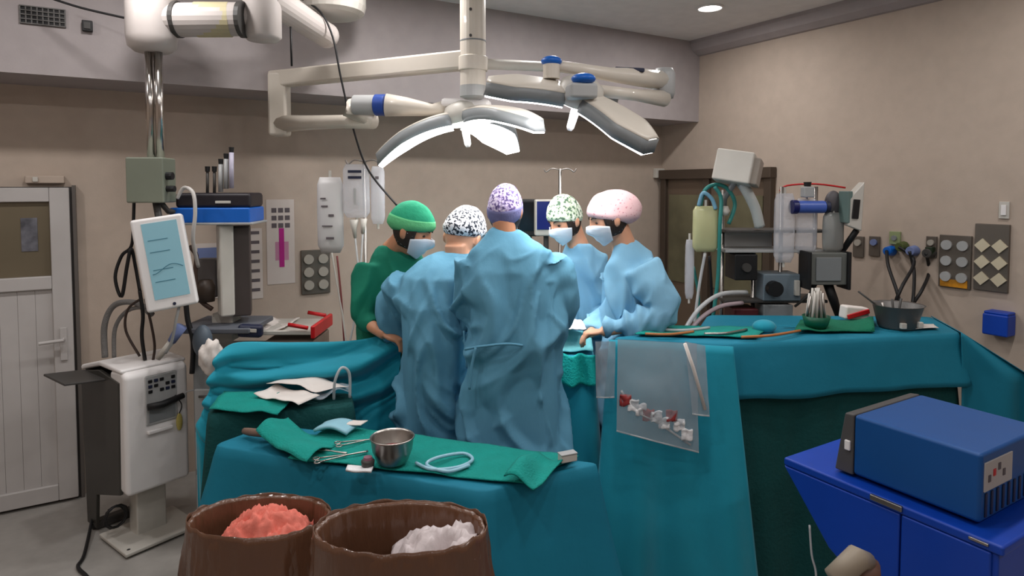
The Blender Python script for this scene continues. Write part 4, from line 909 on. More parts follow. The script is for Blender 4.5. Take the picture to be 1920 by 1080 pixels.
# ================================================================== BIN LINERS
def bin_(label, ctr, rx, ry, ztop, seed):
    t = Thing('waste_bin', label, 'waste bin', (ctr.x, ctr.y, 0), 'bins lined in brown plastic')
    base = Vector((ctr.x, ctr.y, 0))
    def wob(a, j):
        q = Vector((math.cos(a)*3.0, math.sin(a)*3.0, seed + j*0.12)); g_ = 1.0 if j > 6 else 1.8
        return 1 + g_*0.03*noise.noise(q*2.2) + 0.022*noise.noise(Vector((q.x*5, q.y*5, q.z*1.2))) + 0.010*noise.noise(Vector((q.x*13, q.y*13, q.z)))
    out = [(0.80, 0.04), (0.86, ztop*0.35), (0.94, ztop*0.62), (1.02, ztop*0.80), (1.06, ztop*0.86), (1.03, ztop*0.9), (1.05, ztop-0.05), (1.03, ztop-0.012), (1.0, ztop), (0.965, ztop-0.012), (0.94, ztop-0.08), (0.92, ztop-0.2), (0.88, ztop-0.34), (0.72, ztop-0.44), (0.3, ztop-0.45), (0.01, ztop-0.45)]
    t.part('liner', MB().lathe([(r_*rx, z_) for r_, z_ in out], base, 144, None, 1.0, ry/rx, wob), BROWN, smooth=True)
    ringp = [base + Vector((rx*1.02*math.cos(k/36*2*math.pi), ry*1.02*math.sin(k/36*2*math.pi), ztop-0.04)) for k in range(37)]
    t.part('hoop', MB().tube(ringp, 0.004, 6), STEEL, smooth=True)
    for k in range(4):
        a = k*math.pi/2 + 0.6; t.part('leg', MB().tube([base + Vector((rx*0.7*math.cos(a), ry*0.7*math.sin(a), 0.0)), base + Vector((rx*0.7*math.cos(a), ry*0.7*math.sin(a), 0.1))], 0.01, 6), STEEL)
    # the liner's cuff, folded down outside with crumpled pleats
    def cuff(u, v):
        a = u*2*math.pi; q = Vector((math.cos(a)*2, math.sin(a)*2, seed)); dz = 0.10 + 0.07*noise.noise(q*1.3) + 0.05*noise.noise(q*3.1)
        k = 1.035 + 0.06*v + 0.05*v*noise.noise(q*5 + Vector((0, 0, v))) + 0.03*v*noise.noise(q*12 + Vector((0, 0, v*2))) + 0.05*v*max(0.0, 1 - 3*abs(noise.noise(q*4.2 + Vector((v*0.7, 0, 0)))))
        return base + Vector((rx*k*math.cos(a), ry*k*math.sin(a), ztop + 0.004 + 0.012*noise.noise(q*2.5)*(1-v) - v*dz*2.2))
    t.part('cuff', MB().grid(cuff, 140, 12), BROWN, smooth=True, solid=0.002)
    return t
bd1 = 2.06; r1 = c(487, 966, bd1); bin_('brown plastic lined bin holding a crumpled pink cloth', r1, px2m(130, bd1), px2m(130, bd1)*0.62, r1.z, 1.0)
bd2 = 1.82; r2 = c(752, 986, bd2); bin_('brown plastic lined bin holding a white plastic sheet', r2, px2m(160, bd2), px2m(160, bd2)*0.60, r2.z, 4.0)
def heap(u, v, ctr, ax, ay, h_, seed, n1=5):
    x, y = (u-0.5)*2, (v-0.5)*2; k = max(0.0, 1 - x*x*0.9)*max(0.0, 1 - y*y*0.9)
    return ctr + Vector((x*ax, y*ay, h_*k**0.7 + 0.05*(0.5 - abs(noise.noise(Vector((u*n1, v*n1, seed))))*1.6) + 0.03*(0.4 - abs(noise.noise(Vector((u*n1*2.2, v*n1*2.2, seed)))))))
single('pink_cloth', 'crumpled salmon pink cloth heaped in a bin', 'cloth', MB().grid(lambda u, v: heap(u, v, r1 + Vector((0.02, 0.0, -0.1)), 0.13, 0.09, 0.10, 3), 40, 32), PINK, smooth=True, solid=0.004)
single('plastic_sheet', 'crumpled whitish plastic sheet lying inside a bin', 'plastic sheet', MB().grid(lambda u, v: heap(u, v, r2 + Vector((0.09, 0.02, -0.16)), 0.13, 0.10, 0.11, 8, 4) + Vector((0, 0, 0.09*max(0, u-0.6)*2)), 24, 20), mat('milky_plastic', (196, 184, 184), 0.45, bump=0.4, scale=30), smooth=True, solid=0.004)
# ================================================================== WHITE FLOOR MACHINE (left)
nc = c(235, 820, 3.3); fx = Vector((0.6, 0.8, 0)); sx_ = Vector((-0.8, 0.6, 0))      # front runs along fx, the side along sx_
z0m, z1m = 0.305, 0.975; fw, sw_ = 0.335, 0.56
def mp(a, b, z): return Vector((nc.x, nc.y, 0)) + fx*a + sx_*b + Vector((0, 0, z))
MM = Matrix((fx, sx_, Vector((0, 0, 1)))).transposed()
t = Thing('transfusion_machine', 'white floor-standing machine with dark grey side and keypad front', 'medical machine', mp(fw/2, sw_/2, 0))
body = t.part('front_shell', MB().prism([mp(0, 0, z0m), mp(0, 0, z1m-0.02), mp(0, 0.05, z1m+0.005), mp(0, 0.18, z1m-0.01), mp(0, 0.18, z0m+0.03)], fx*fw), WHITE, bevel=0.025, seg=3)
t.part('rear_shell', MB().box(mp(fw/2, 0.36, (z0m+z1m)/2-0.02), (fw-0.03, 0.40, z1m-z0m-0.08), MM), DGREY, bevel=0.015)
t.part('top_cover', MB().prism([mp(-0.004, 0.03, z1m-0.012), mp(-0.004, 0.03, z1m+0.012), mp(-0.004, 0.30, z1m+0.02), mp(-0.004, sw_, z1m-0.045), mp(-0.004, sw_, z1m-0.075), mp(-0.004, 0.30, z1m-0.012)], fx*(fw+0.008)), WHITE, bevel=0.012)
t.part('side_panel', MB().prism([mp(-0.008, 0.07, z0m+0.0), mp(-0.008, 0.05, z1m-0.06), mp(-0.008, 0.30, z1m-0.03), mp(-0.008, 0.55, z1m-0.08), mp(-0.008, 0.52, 0.02), mp(-0.008, 0.40, 0.02), mp(-0.008, 0.38, 0.22)], fx*0.02), mat('smoke_side_panel', (62, 60, 56), 0.45), bevel=0.004)
pan = t.part('control_panel', MB().box(mp(0.185, -0.004, 0.80), (0.165, 0.012, 0.27), MM), LGREY, bevel=0.006)
for r_ in range(3):
    for q in range(5):
        if (r_*5+q) % 4 != 3: t.part('key', MB().box(mp(0.125+q*0.03, -0.013, 0.905-r_*0.028), (0.02, 0.008, 0.016), MM), NAVY if (r_+q) % 2 else BLACK, pan, bevel=0.002)
t.part('panel_recess', MB().box(mp(0.185, -0.011, 0.725), (0.14, 0.004, 0.09), MM), GREY, pan, bevel=0.002)
t.part('clamp_lever', MB().tube([mp(0.10, -0.03, 0.775), mp(0.17, -0.045, 0.775), mp(0.29, -0.03, 0.79)], [0.018, 0.02, 0.016], 10), BLACK, smooth=True)
t.part('tray_lip', MB().box(mp(0.17, -0.012, 0.63), (0.13, 0.03, 0.02), MM), WHITE, bevel=0.006)
t.part('yellow_tag', MB().ell(mp(0.27, -0.02, 0.645), (0.018, 0.008, 0.05), MM, 12, 8), YELLOW, smooth=True)
t.part('tag_cord', MB().tube(smooth_path([mp(0.25, -0.02, 0.80), mp(0.28, -0.03, 0.74), mp(0.27, -0.02, 0.69)], 4), 0.003, 5), BLACK, smooth=True)
t.part('tubing', MB().tube(smooth_path([mp(0.3, -0.02, 0.80), mp(0.36, -0.03, 0.80), mp(0.42, -0.04, 0.72), mp(0.44, -0.05, 0.6)], 5), 0.004, 6), TUBE, smooth=True)
t.part('pedestal', MB().box(mp(0.17, 0.16, 0.165), (0.16, 0.10, 0.31), MM), OFFW, bevel=0.01)
t.part('base_plate', MB().box(mp(0.17, 0.13, 0.022), (0.40, 0.34, 0.022), MM), OFFW, bevel=0.008)
t.part('foot_bar', MB().box(mp(0.17, 0.44, 0.025), (0.34, 0.06, 0.05), MM), DGREY, bevel=0.01)
for a, b in ((0.0, 0.0), (0.34, 0.0), (0.0, 0.44), (0.34, 0.44)): t.part('castor', MB().ell(mp(a, b, 0.018), (0.018, 0.018, 0.018), None, 10, 8), BLACK, smooth=True)
t.part('side_tray', MB().box(mp(-0.10, 0.36, z1m-0.06), (0.2, 0.30, 0.012), MM @ Euler((0, 0.1, 0)).to_matrix()), DGREY, bevel=0.004)
coil = [mp(0.02 + 0.055*math.cos(k*0.6), 0.18, 0.15 + 0.06*math.sin(k*0.6) - 0.0006*k) for k in range(36)]
coil = [p + sx_*(0.0012*i) for i, p in enumerate(coil)]
t.part('cable_coil', MB().tube(coil, 0.006, 6), BLACK, smooth=True)
single('power_cable', 'black power cable trailing on the floor from the white machine', 'cable', MB().tube(smooth_path([mp(0.0, 0.47, 0.05), cz(158, 1040, 0.012), cz(146, 1062, 0.012), cz(160, 1078, 0.012), cz(170, 1090, 0.012)], 5), 0.009, 6), BLACK, smooth=True)
# ---- touchscreen hung from the pendant
sc_ = c(310, 492, 3.25); MS = Euler((R(-4), R(-8.5), R(24))).to_matrix() 
t = Thing('touchscreen_monitor', 'white framed portrait touchscreen showing a pale blue display', 'monitor', c(310, 590, 3.25))
t.part('housing', MB().box(sc_, (0.235, 0.085, 0.47), MS), WHITE, bevel=0.014, seg=3)
scn = t.part('screen', MB().box(sc_ + MS @ Vector((0.008, -0.0435, 0.015)), (0.16, 0.004, 0.385), MS), SCREEN)
GRAPH = mat('screen_trace', (60, 108, 124), 0.4, emit=0.12)
for zz in (0.12, 0.06, -0.03, -0.09): t.part('readout', MB().box(sc_ + MS @ Vector((-0.01, -0.0462, zz)), (0.09, 0.001, 0.004), MS), GRAPH, scn)
t.part('trace', MB().tube([sc_ + MS @ Vector((-0.06 + 0.14*k/12, -0.0464, -0.03 - 0.02*math.cos(k/12*3.14*1.5))) for k in range(13)], 0.0022, 5), GRAPH, scn, smooth=True)
t.part('button', MB().lathe([(0.008, 0), (0.008, 0.004)], sc_ + MS @ Vector((0.01, -0.0425, -0.212)), 12, MS @ Euler((R(90), 0, 0)).to_matrix()), NAVY)
t.part('mount_arm', MB().tube([c(292, 375, 3.38), c(296, 398, 3.36), c(300, 420, 3.33), c(306, 480, 3.31)], 0.018, 10), DGREY, smooth=True)
t.part('cable', MB().tube(smooth_path([sc_ + MS @ Vector((0.03, 0, -0.22)), c(330, 600, 3.25), c(322, 640, 3.28), c(310, 662, 3.3)], 4), 0.008, 6), LGREY, smooth=True)
# hoses and cables hanging behind the machine
hp = mat('grey_corrugated_hose', (122, 120, 118), 0.5, bump=0.8, scale=200)
for lab, m_, pts, r_ in (('fat grey ventilator hose arching behind the white machine', hp, [(197, 670, 3.7), (196, 610, 3.7), (215, 572, 3.7), (255, 568, 3.65), (285, 590, 3.6)], 0.017),
    ('second grey hose rising beside the fat ventilator hose', hp, [(214, 670, 3.72), (216, 615, 3.72), (240, 582, 3.7), (280, 575, 3.6)], 0.012),
    ('brown-black cable drooping from the pendant behind the machine', mat('brown_cable', (58, 44, 38), 0.5), [(265, 560, 3.5), (240, 580, 3.5), (236, 620, 3.5), (262, 668, 3.5)], 0.007),
    ('black cable bundle hanging straight down behind the machine', BLACK, [(262, 545, 3.5), (268, 590, 3.5), (266, 630, 3.5), (272, 675, 3.5)], 0.010),
    ('short brown cable hanging below the touchscreen', MATS['brown_cable'], [(272, 560, 3.52), (284, 610, 3.52), (290, 650, 3.52), (286, 680, 3.52)], 0.007)):
    single('hanging_hose', lab, 'hose', MB().tube(smooth_path([c(*p) for p in pts], 6), r_, 8), m_, smooth=True)
# ---- shelf unit with the blue and black case
sd_ = 3.62
t = Thing('equipment_case', 'bright blue case with black top beside the grey-green box', 'equipment case', c(410, 416, sd_))
t.part('blue_base', MB().box(c(410, 402, sd_), (px2m(140, sd_), 0.28, px2m(28, sd_)), (0, 0, 0.1)), BLUEP, bevel=0.01)
lid_ = t.part('black_lid', MB().box(c(414, 375, sd_), (px2m(132, sd_), 0.25, px2m(27, sd_)), (0, 0, 0.1)), mat('black_lid_plastic', (34, 30, 36), 0.45), bevel=0.018)
t.part('name_plate', MB().box(c(418, 379, sd_-0.135), (0.08, 0.008, 0.014), (0, 0, 0.1)), OFFW, lid_, bevel=0.002)
t.part('support_shelf', MB().box(c(410, 417, sd_), (px2m(150, sd_), 0.3, 0.012), (0, 0, 0.1)), LGREY, bevel=0.004)
for i, (x_, y0_, y1_, m_) in enumerate(((389, 316, 358, DGREY), (402, 316, 358, DGREY), (414, 302, 352, LGREY), (424, 292, 346, LGREY), (434, 280, 345, mat('lilac_syringe', (176, 172, 190), 0.35)))):
    t2 = Thing('syringe', ('dark thin syringe standing on the black lid', 'second dark syringe on the black lid next to the pale ones', 'shortest pale syringe on the black lid', 'middle pale syringe with black plunger on the lid', 'tallest lilac syringe on the black lid')[i], 'syringe', c(x_, y1_+8, sd_-0.03), 'syringes standing on the black lid')
    t2.part('barrel', MB().tube([c(x_, y1_+8, sd_-0.03), c(x_, y0_+6, sd_-0.03)], 0.008 if i < 2 else 0.013, 10), m_, smooth=True); t2.part('plunger', MB().tube([c(x_, y0_+6, sd_-0.03), c(x_, y0_-4, sd_-0.03)], [0.012, 0.014], 10), BLACK)
loop_tube('breathing_tube', 'white breathing tube looping over the blue case', [c(332, 372, 3.4), c(345, 352, 3.4), (c(362, 362, 3.38)), c(366, 400, 3.38), c(362, 450, 3.4), c(372, 500, 3.5)], 0.010, mat('white_tube', (200, 196, 192), 0.4))
# ---- anaesthesia workstation
ad = 3.66
t = Thing('anaesthesia_workstation', 'anaesthesia workstation with white and dark upright display behind the screen drape', 'anaesthesia machine', (c(440, 700, ad).x, ad, 0))
t.part('display_front', MB().box(c(423, 506, ad-0.1), (0.075, 0.10, px2m(168, ad)), (0, 0, R(35))), OFFW, bevel=0.012)
t.part('display_side', MB().box(c(453, 506, ad), (0.10, 0.16, px2m(166, ad)), (0, 0, R(20))), mat('umber_housing', (70, 62, 60), 0.5), bevel=0.008)
t.part('column', MB().box(c(425, 610, ad), (0.12, 0.12, 0.16)), OFFW, bevel=0.01)
t.part('cabinet', MB().box((c(430, 700, ad).x+0.05, ad, 0.55), (0.36, 0.34, 0.95)), GREY, bevel=0.015)
for k in range(3): dw = t.part('drawer', MB().box((c(430, 700, ad).x+0.05, ad-0.175, 0.25+k*0.24), (0.33, 0.02, 0.21)), LGREY, bevel=0.006); t.part('handle', MB().tube([(c(430, 700, ad).x-0.08, ad-0.2, 0.32+k*0.24), (c(430, 700, ad).x+0.08, ad-0.2, 0.32+k*0.24)], 0.008, 8), STEEL, dw, smooth=True)
t.part('worktop', MB().box((c(430, 600, ad).x, ad-0.03, c(430, 606, ad).z), (0.4, 0.36, 0.03)), mat('navy_worktop', (92, 96, 104), 0.5), bevel=0.008)
t.part('breathing_bag', MB().ell(c(380, 640, ad-0.25), (0.05, 0.05, 0.09), None, 14, 10), mat('slate_bag', (84, 96, 108), 0.5), smooth=True)
t.part('flow_meter', MB().box(c(392, 520, ad+0.05), (0.13, 0.1, 0.22)), mat('slate_block', (104, 100, 100), 0.5), bevel=0.01)
t.part('vaporiser', MB().lathe([(0.045, -0.06), (0.05, 0.02), (0.035, 0.06)], c(386, 545, ad-0.12), 18), mat('umber_vaporiser', (60, 48, 40), 0.5), smooth=True)
t.part('hose', MB().tube(smooth_path([c(355, 462, ad-0.15), c(368, 480, ad-0.15), c(366, 520, ad-0.15), c(374, 560, ad-0.15), c(398, 580, ad-0.12)], 5), 0.013, 8), mat('umber_hose', (72, 54, 46), 0.5), smooth=True)
t.part('hose', MB().tube(smooth_path([c(348, 560, ad-0.2), c(352, 600, ad-0.2), c(362, 640, ad-0.2), c(360, 700, ad-0.2)], 5), 0.014, 8), BLACK, smooth=True)
trolley_d = 3.85
t = Thing('drug_trolley', 'low trolley with a red rimmed tray behind the screen drape', 'trolley', (c(545, 700, trolley_d).x, trolley_d, 0))
tz = c(540, 612, trolley_d).z
t.part('tray', MB().box((c(538, 612, trolley_d).x, trolley_d, tz), (px2m(140, trolley_d), 0.36, 0.025)), OFFW, bevel=0.006)
for a in (-1, 1): t.part('red_rail', MB().tube([Vector((c(595, 606, trolley_d).x, trolley_d + a*0.18, tz+0.03)), Vector((c(560, 606, trolley_d).x, trolley_d + a*0.18, tz+0.05))], 0.012, 8), RED, smooth=True)
t.part('red_rail', MB().box((c(604, 610, trolley_d).x, trolley_d, tz+0.005), (0.025, 0.38, 0.075)), RED, bevel=0.008)
t.part('body', MB().box((c(560, 700, trolley_d).x, trolley_d, tz/2), (px2m(90, trolley_d), 0.32, tz-0.1)), mat('taupe_panel', (128, 110, 98), 0.5), bevel=0.01)
for a in (-1, 1):
    for b in (-1, 1): t.part('castor', MB().ell((c(560, 700, trolley_d).x + a*0.11, trolley_d + b*0.12, 0.03), (0.025, 0.025, 0.03), None, 10, 8), BLACK, smooth=True)
single('paper_sheet', 'loose pale papers on the red rimmed trolley tray', 'paper', MB().grid(lambda u, v: Vector((c(470, 600, trolley_d).x + 0.26*u, trolley_d - 0.16 + 0.28*v, tz + 0.02 + 0.015*math.sin(u*7) + 0.01*noise.noise(Vector((u*5, v*5, 2))))), 12, 8), PAPER, smooth=True, solid=0.006)
t = Thing('navy_pouch', 'navy pouch with a white mark lying on the workstation top', 'pouch', c(470, 622, 3.5))
t.part('pouch', MB().box(c(470, 620, 3.5), (0.13, 0.06, 0.07), (0, 0.06, 0.1)), NAVY, bevel=0.018); t.part('mark', MB().box(c(472, 620, 3.465), (0.05, 0.004, 0.02), (0, 0.06, 0.1)), OFFW, bevel=0.002)
def crumple(u, v):
    a = u*2*math.pi; e_ = (v-0.5)*math.pi; d_ = Vector((math.cos(a)*math.cos(e_), math.sin(a)*math.cos(e_), math.sin(e_)))
    return c(396, 668, 3.3) + Vector((d_.x*0.06, d_.y*0.05, d_.z*0.09))*(1 + 0.35*noise.noise(d_*1.8) - 0.15*abs(noise.noise(d_*3)))
single('crumpled_paper', 'crumpled pale net bag beside the screen drape top', 'bag', MB().grid(crumple, 26, 16), PAPER, smooth=True)
t = Thing('probe_wand', 'white and blue wand leaning behind the white machine', 'wand', c(296, 672, 3.42))
t.part('handle', MB().tube([c(296, 672, 3.42), c(322, 640, 3.42)], [0.016, 0.018], 10), OFFW, smooth=True); t.part('head', MB().tube([c(322, 640, 3.42), c(340, 612, 3.42)], [0.022, 0.03], 10), PBLUE, smooth=True)
# ---- drip stands
def stand(label, px, d, ytop, hooks=2, name='drip_stand'):
    p = c(px, ytop, d); t = Thing(name, label, 'drip stand', (p.x, d, 0))
    t.part('pole', MB().tube([Vector((p.x, d, 0.05)), p], 0.011, 10), STEEL, smooth=True)
    hk = MB(); 
    for s_ in (-1, 1): t.part('hook', MB().tube(smooth_path([p + Vector((0, 0, -0.01)), p + Vector((s_*0.06, 0, 0.0)), p + Vector((s_*0.10, 0, -0.025)), p + Vector((s_*0.115, 0, 0.0))], 3), 0.005, 6), STEEL, smooth=True)
    for k in range(5):
        a = k*2*math.pi/5; t.part('foot', MB().tube([Vector((p.x, d, 0.07)), Vector((p.x + 0.24*math.cos(a), d + 0.24*math.sin(a), 0.03))], 0.012, 8), STEEL)
    return t
stand('drip stand carrying the white bag and clear bags', 683, 3.95, 300)
stand('bare drip stand behind the green patterned cap', 1050, 4.6, 316)
def drip_bag(label, box, d, m_, neck=True, marks=None, taper=0.85):
    x0, y0, x1, y1 = box; t = Thing('drip_bag', label, 'drip bag', c((x0+x1)/2, y1, d)); hw_ = px2m((x1-x0)/2, d); hh = px2m(y1-y0, d)
    b = c((x0+x1)/2, y1, d); rings = []
    for j in range(11):
        v = j/10; s_ = min(1.0, 0.72 + 3.5*v)*min(1.0, 0.8 + (1-v)*3)
        rings.append(ring_pts(b + Vector((0, 0, hh*v)), hw_*s_, 0.012 + 0.028*math.sin(math.pi*min(1, v*0.95+0.03)), 0, 18, 2.6))
    o_ = t.part('bag', MB().loft(rings), m_, smooth=True)
    if neck: t.part('hanger', MB().tube([b + Vector((0, 0, hh*0.98)), b + Vector((0, 0, hh + 0.04))], 0.009, 8), OFFW)
    t.part('port', MB().tube([b + Vector((0, 0, 0.01)), b + Vector((0, 0, -0.03))], 0.008, 8), OFFW)
    if marks:
        for q in marks: t.part('print', MB().box(b + Vector((hw_*q[0], -0.042, hh*q[1])), (hw_*q[2], 0.003, hh*q[3])), q[4] if len(q) > 4 else PRINT, o_)
    return t
drip_bag('opaque white drip bag with grey print on the drip stand', (596, 332, 645, 474), 3.88, mat('opaque_white_bag', (206, 204, 204), 0.35), True, [(-0.4, 0.72, 0.4, 0.02), (-0.3, 0.62, 0.5, 0.02), (0.2, 0.5, 0.4, 0.03), (-0.1, 0.36, 0.8, 0.015), (0.1, 0.2, 0.6, 0.03)])
drip_bag('clear fluid bag with dark print hanging on the drip stand', (644, 308, 694, 408), 3.86, CLEAR, False, [(0, 0.86, 1.0, 0.05, NAVY), (0, 0.75, 1.0, 0.05, NAVY), (0, 0.4, 0.15, 0.3, LGREY)])
drip_bag('narrow clear bag hanging beside the printed fluid bag', (696, 312, 722, 420), 3.9, CLEAR, False, [(0.1, 0.8, 0.5, 0.05, PRINT)])
t = Thing('drip_chamber', 'white drip chamber and tubing below the clear fluid bag', 'drip set', c(670, 420, 3.84))
t.part('chamber', MB().tube([c(664, 412, 3.84), c(664, 428, 3.84), c(666, 446, 3.84)], [0.03, 0.016, 0.01], 10), OFFW, smooth=True); t.part('chamber', MB().tube([c(682, 410, 3.84), c(680, 438, 3.84)], [0.022, 0.010], 10), OFFW, smooth=True)
for i, (m_, pts) in enumerate(((TUBE, [(666, 446, 3.84), (672, 500, 3.8), (682, 560, 3.75), (676, 640, 3.7)]), (OFFW, [(622, 474, 3.86), (630, 520, 3.84), (642, 590, 3.8), (650, 650, 3.75)]), (TUBE, [(680, 438, 3.84), (676, 500, 3.8), (668, 580, 3.75), (654, 650, 3.7)]), (mat('dark_red_line', (120, 60, 60), 0.4), [(632, 480, 3.86), (640, 560, 3.82), (646, 650, 3.78)]))):
    t.part('line', MB().tube(smooth_path([c(*p) for p in pts], 5), 0.006, 6), m_, smooth=True)
# ---- monitors beyond the surgeons
md = 4.5
t = Thing('patient_monitor', 'black screened monitor beyond the purple capped person', 'monitor', c(992, 445, md))
t.part('case', MB().box(c(992, 408, md), (0.16, 0.08, 0.26)), BLACK, bevel=0.01); t.part('screen', MB().box(c(992, 406, md-0.042), (0.13, 0.004, 0.2)), DSCREEN); t.part('pole', MB().tube([c(992, 440, md), Vector((c(992, 440, md).x, md, 0))], 0.02, 8), DGREY)
t = Thing('patient_monitor', 'white framed monitor with navy screen beyond the surgeons', 'monitor', c(1022, 445, md-0.1))
t.part('case', MB().box(c(1024, 408, md-0.12), (0.16, 0.07, 0.25), (0, 0, 0.1)), OFFW, bevel=0.012); t.part('screen', MB().box(c(1024, 404, md-0.16), (0.125, 0.004, 0.19), (0, 0, 0.1)), NSCREEN); t.part('pole', MB().tube([c(1024, 440, md-0.1), Vector((c(1024, 440, md).x, md-0.1, 0))], 0.018, 8), DGREY)
# ================================================================== PERFUSION RACK (right, behind the tall table)
rd = 4.25
rb = c(1440, 600, rd)
t = Thing('perfusion_rack', 'steel equipment rack with shelves behind the tall table', 'equipment rack', (rb.x, rd, 0))
for px, y0_ in ((1356, 356), (1413, 470), (1466, 350), (1530, 350)):
    p = c(px, y0_, rd); t.part('post', MB().tube([Vector((p.x, rd, 0.05)), p], 0.014, 10), STEEL, smooth=True)
xa, xb = c(1350, 440, rd).x, c(1540, 440, rd).x
for yy, th_ in ((432, 0.018), (468, 0.02), (560, 0.02), (640, 0.03)):
    z_ = c(1440, yy, rd).z; t.part('shelf', MB().box(((xa+xb)/2, rd+0.02, z_), (xb-xa, 0.26, th_)), DGREY if yy != 468 else LGREY, bevel=0.004)
t.part('back_panel', MB().box(((xa+c(1462, 0, rd).x)/2, rd+0.06, c(0, 450, rd).z), (c(1462, 0, rd).x-xa, 0.03, 0.10)), LGREY, bevel=0.004)
t.part('base', MB().box(((xa+xb)/2, rd, 0.09), (xb-xa+0.1, 0.4, 0.08)), DGREY, bevel=0.02)
t.part('top_rail', MB().tube(smooth_path([c(1462, 358, rd), c(1476, 348, rd), c(1530, 345, rd), c(1585, 352, rd)], 4), 0.006, 6), RED, smooth=True, label='thin red rail')
def unit(name, label, cat, box, d, dep, m_, front=None, yaw=0.0, group=None):
    x0, y0, x1, y1 = box; t = Thing(name, label, cat, c((x0+x1)/2, y1, d), group)
    q = c((x0+x1)/2, (y0+y1)/2, d); b_ = t.part('case', MB().box(q, (px2m(x1-x0, d), dep, px2m(y1-y0, d)), (0, 0, yaw)), m_, bevel=0.008)
    return t, q, b_
t, q, b_ = unit('pump_unit', 'black pump unit low on the equipment rack', 'pump', (1368, 474, 1410, 522), rd-0.02, 0.2, BLACK)
t.part('dial', MB().lathe([(0.03, 0), (0.028, 0.02)], q + Vector((0, -0.1, 0)), 16, Euler((R(90), 0, 0)).to_matrix()), DGREY)
t, q, b_ = unit('pump_unit', 'maroon and black pump unit at the foot of the equipment rack', 'pump', (1366, 574, 1412, 640), rd-0.02, 0.2, mat('maroon_case', (78, 30, 34), 0.5))
t.part('dial', MB().lathe([(0.035, 0), (0.03, 0.03)], q + Vector((0, -0.1, 0.02)), 16, Euler((R(90), 0, 0)).to_matrix()), BLACK)
t, q, b_ = unit('pump_unit', 'slate blue pump unit with a black roller on the rack', 'pump', (1420, 510, 1490, 560), rd-0.02, 0.2, mat('slate_blue_case', (110, 124, 134), 0.5))
t.part('roller', MB().lathe([(0.05, 0), (0.05, 0.05)], q + Vector((-0.07, -0.12, 0)), 18, Euler((R(90), 0, 0)).to_matrix()), BLACK); t.part('clip', MB().box(q + Vector((0.09, -0.11, 0)), (0.03, 0.03, 0.10)), OFFW, bevel=0.005)
t, q, b_ = unit('pump_unit', 'grey steel pump unit on the lowest rack shelf', 'pump', (1420, 566, 1475, 636), rd-0.02, 0.2, GREY)
t.part('dial', MB().lathe([(0.03, 0), (0.028, 0.02)], q + Vector((0, -0.1, 0)), 16, Euler((R(90), 0, 0)).to_matrix()), BLACK)
t = Thing('tilted_display', 'off-white display head tilted on top of the rack', 'display', c(1376, 350, rd-0.15))
MD = Euler((R(-8), R(9), R(-28))).to_matrix(); q = c(1378, 315, rd-0.15)
t.part('case', MB().box(q, (0.23, 0.19, 0.20), MD), OFFW, bevel=0.012); t.part('back_cover', MB().box(q + MD @ Vector((0.13, 0.02, -0.01)), (0.05, 0.16, 0.17), MD), mat('taupe_cover', (150, 140, 130), 0.5), bevel=0.01)
t.part('neck', MB().tube([q + Vector((0.0, 0, -0.09)), c(1358, 372, rd-0.02), c(1356, 400, rd)], 0.02, 10), GREY, smooth=True)
loop_tube('fat_hose', 'fat pale hose sloping down from the tilted display', [c(1388, 340, rd-0.12), c(1402, 362, rd-0.14), c(1416, 392, rd-0.12), c(1424, 425, rd-0.1)], 0.034, mat('milky_hose', (188, 192, 190), 0.35), 'hose')
drip_bag('pale yellow fluid bag hanging on the rack', (1298, 386, 1346, 472), rd-0.1, YFLUID)
drip_bag('long grey-white empty bag hanging below the yellow bag', (1284, 448, 1300, 560), rd-0.05, CLEAR)
t = Thing('tubing_bundle', 'teal and clear tubing bundle tangled round the rack post', 'tubing', c(1345, 400, rd-0.08))
for i, (m_, pts) in enumerate(((mat('teal_tubing', (50, 130, 124), 0.4), [(1312, 392, rd-0.08), (1322, 356, rd-0.1), (1345, 346, rd-0.1), (1366, 356, rd-0.1), (1378, 384, rd-0.1), (1366, 420, rd-0.1)]), (mat('sky_tubing', (120, 170, 196), 0.4), [(1310, 386, rd-0.1), (1318, 362, rd-0.12), (1334, 372, rd-0.12), (1342, 392, rd-0.12)]), (MATS['teal_tubing'], [(1340, 350, rd-0.14), (1352, 372, rd-0.14), (1350, 420, rd-0.14), (1346, 520, rd-0.1), (1336, 600, rd-0.1)]), (TUBE, [(1322, 475, rd-0.12), (1312, 530, rd-0.1), (1304, 590, rd-0.1), (1300, 640, rd-0.1)]), (MATS['teal_tubing'], [(1300, 500, rd), (1310, 560, rd), (1306, 640, rd)]), (BLACK, [(1330, 480, rd), (1334, 560, rd), (1326, 640, rd)]))):
    t.part('tube', MB().tube(smooth_path([c(*p) for p in pts], 5), 0.013 if i < 3 else 0.010, 8), m_, smooth=True)
t.part('white_clip', MB().lathe([(0.02, -0.02), (0.032, 0.01), (0.02, 0.04)], c(1359, 398, rd-0.12), 14), OFFW, smooth=True)
for i, (lab, m_, pts) in enumerate((('clear grey hose arching from the rack toward the patient', TUBE, [(1280, 625, 3.85), (1310, 580, 3.9), (1350, 552, 4.0), (1400, 548, 4.1)]), ('pinkish hose arching from the rack toward the patient', mat('pinkish_hose', (178, 160, 166), 0.35), [(1284, 632, 3.85), (1315, 596, 3.9), (1350, 575, 4.0), (1392, 568, 4.1)]))):
    loop_tube('arching_hose', lab, [c(*p) for p in pts], 0.014, m_, 'hose')
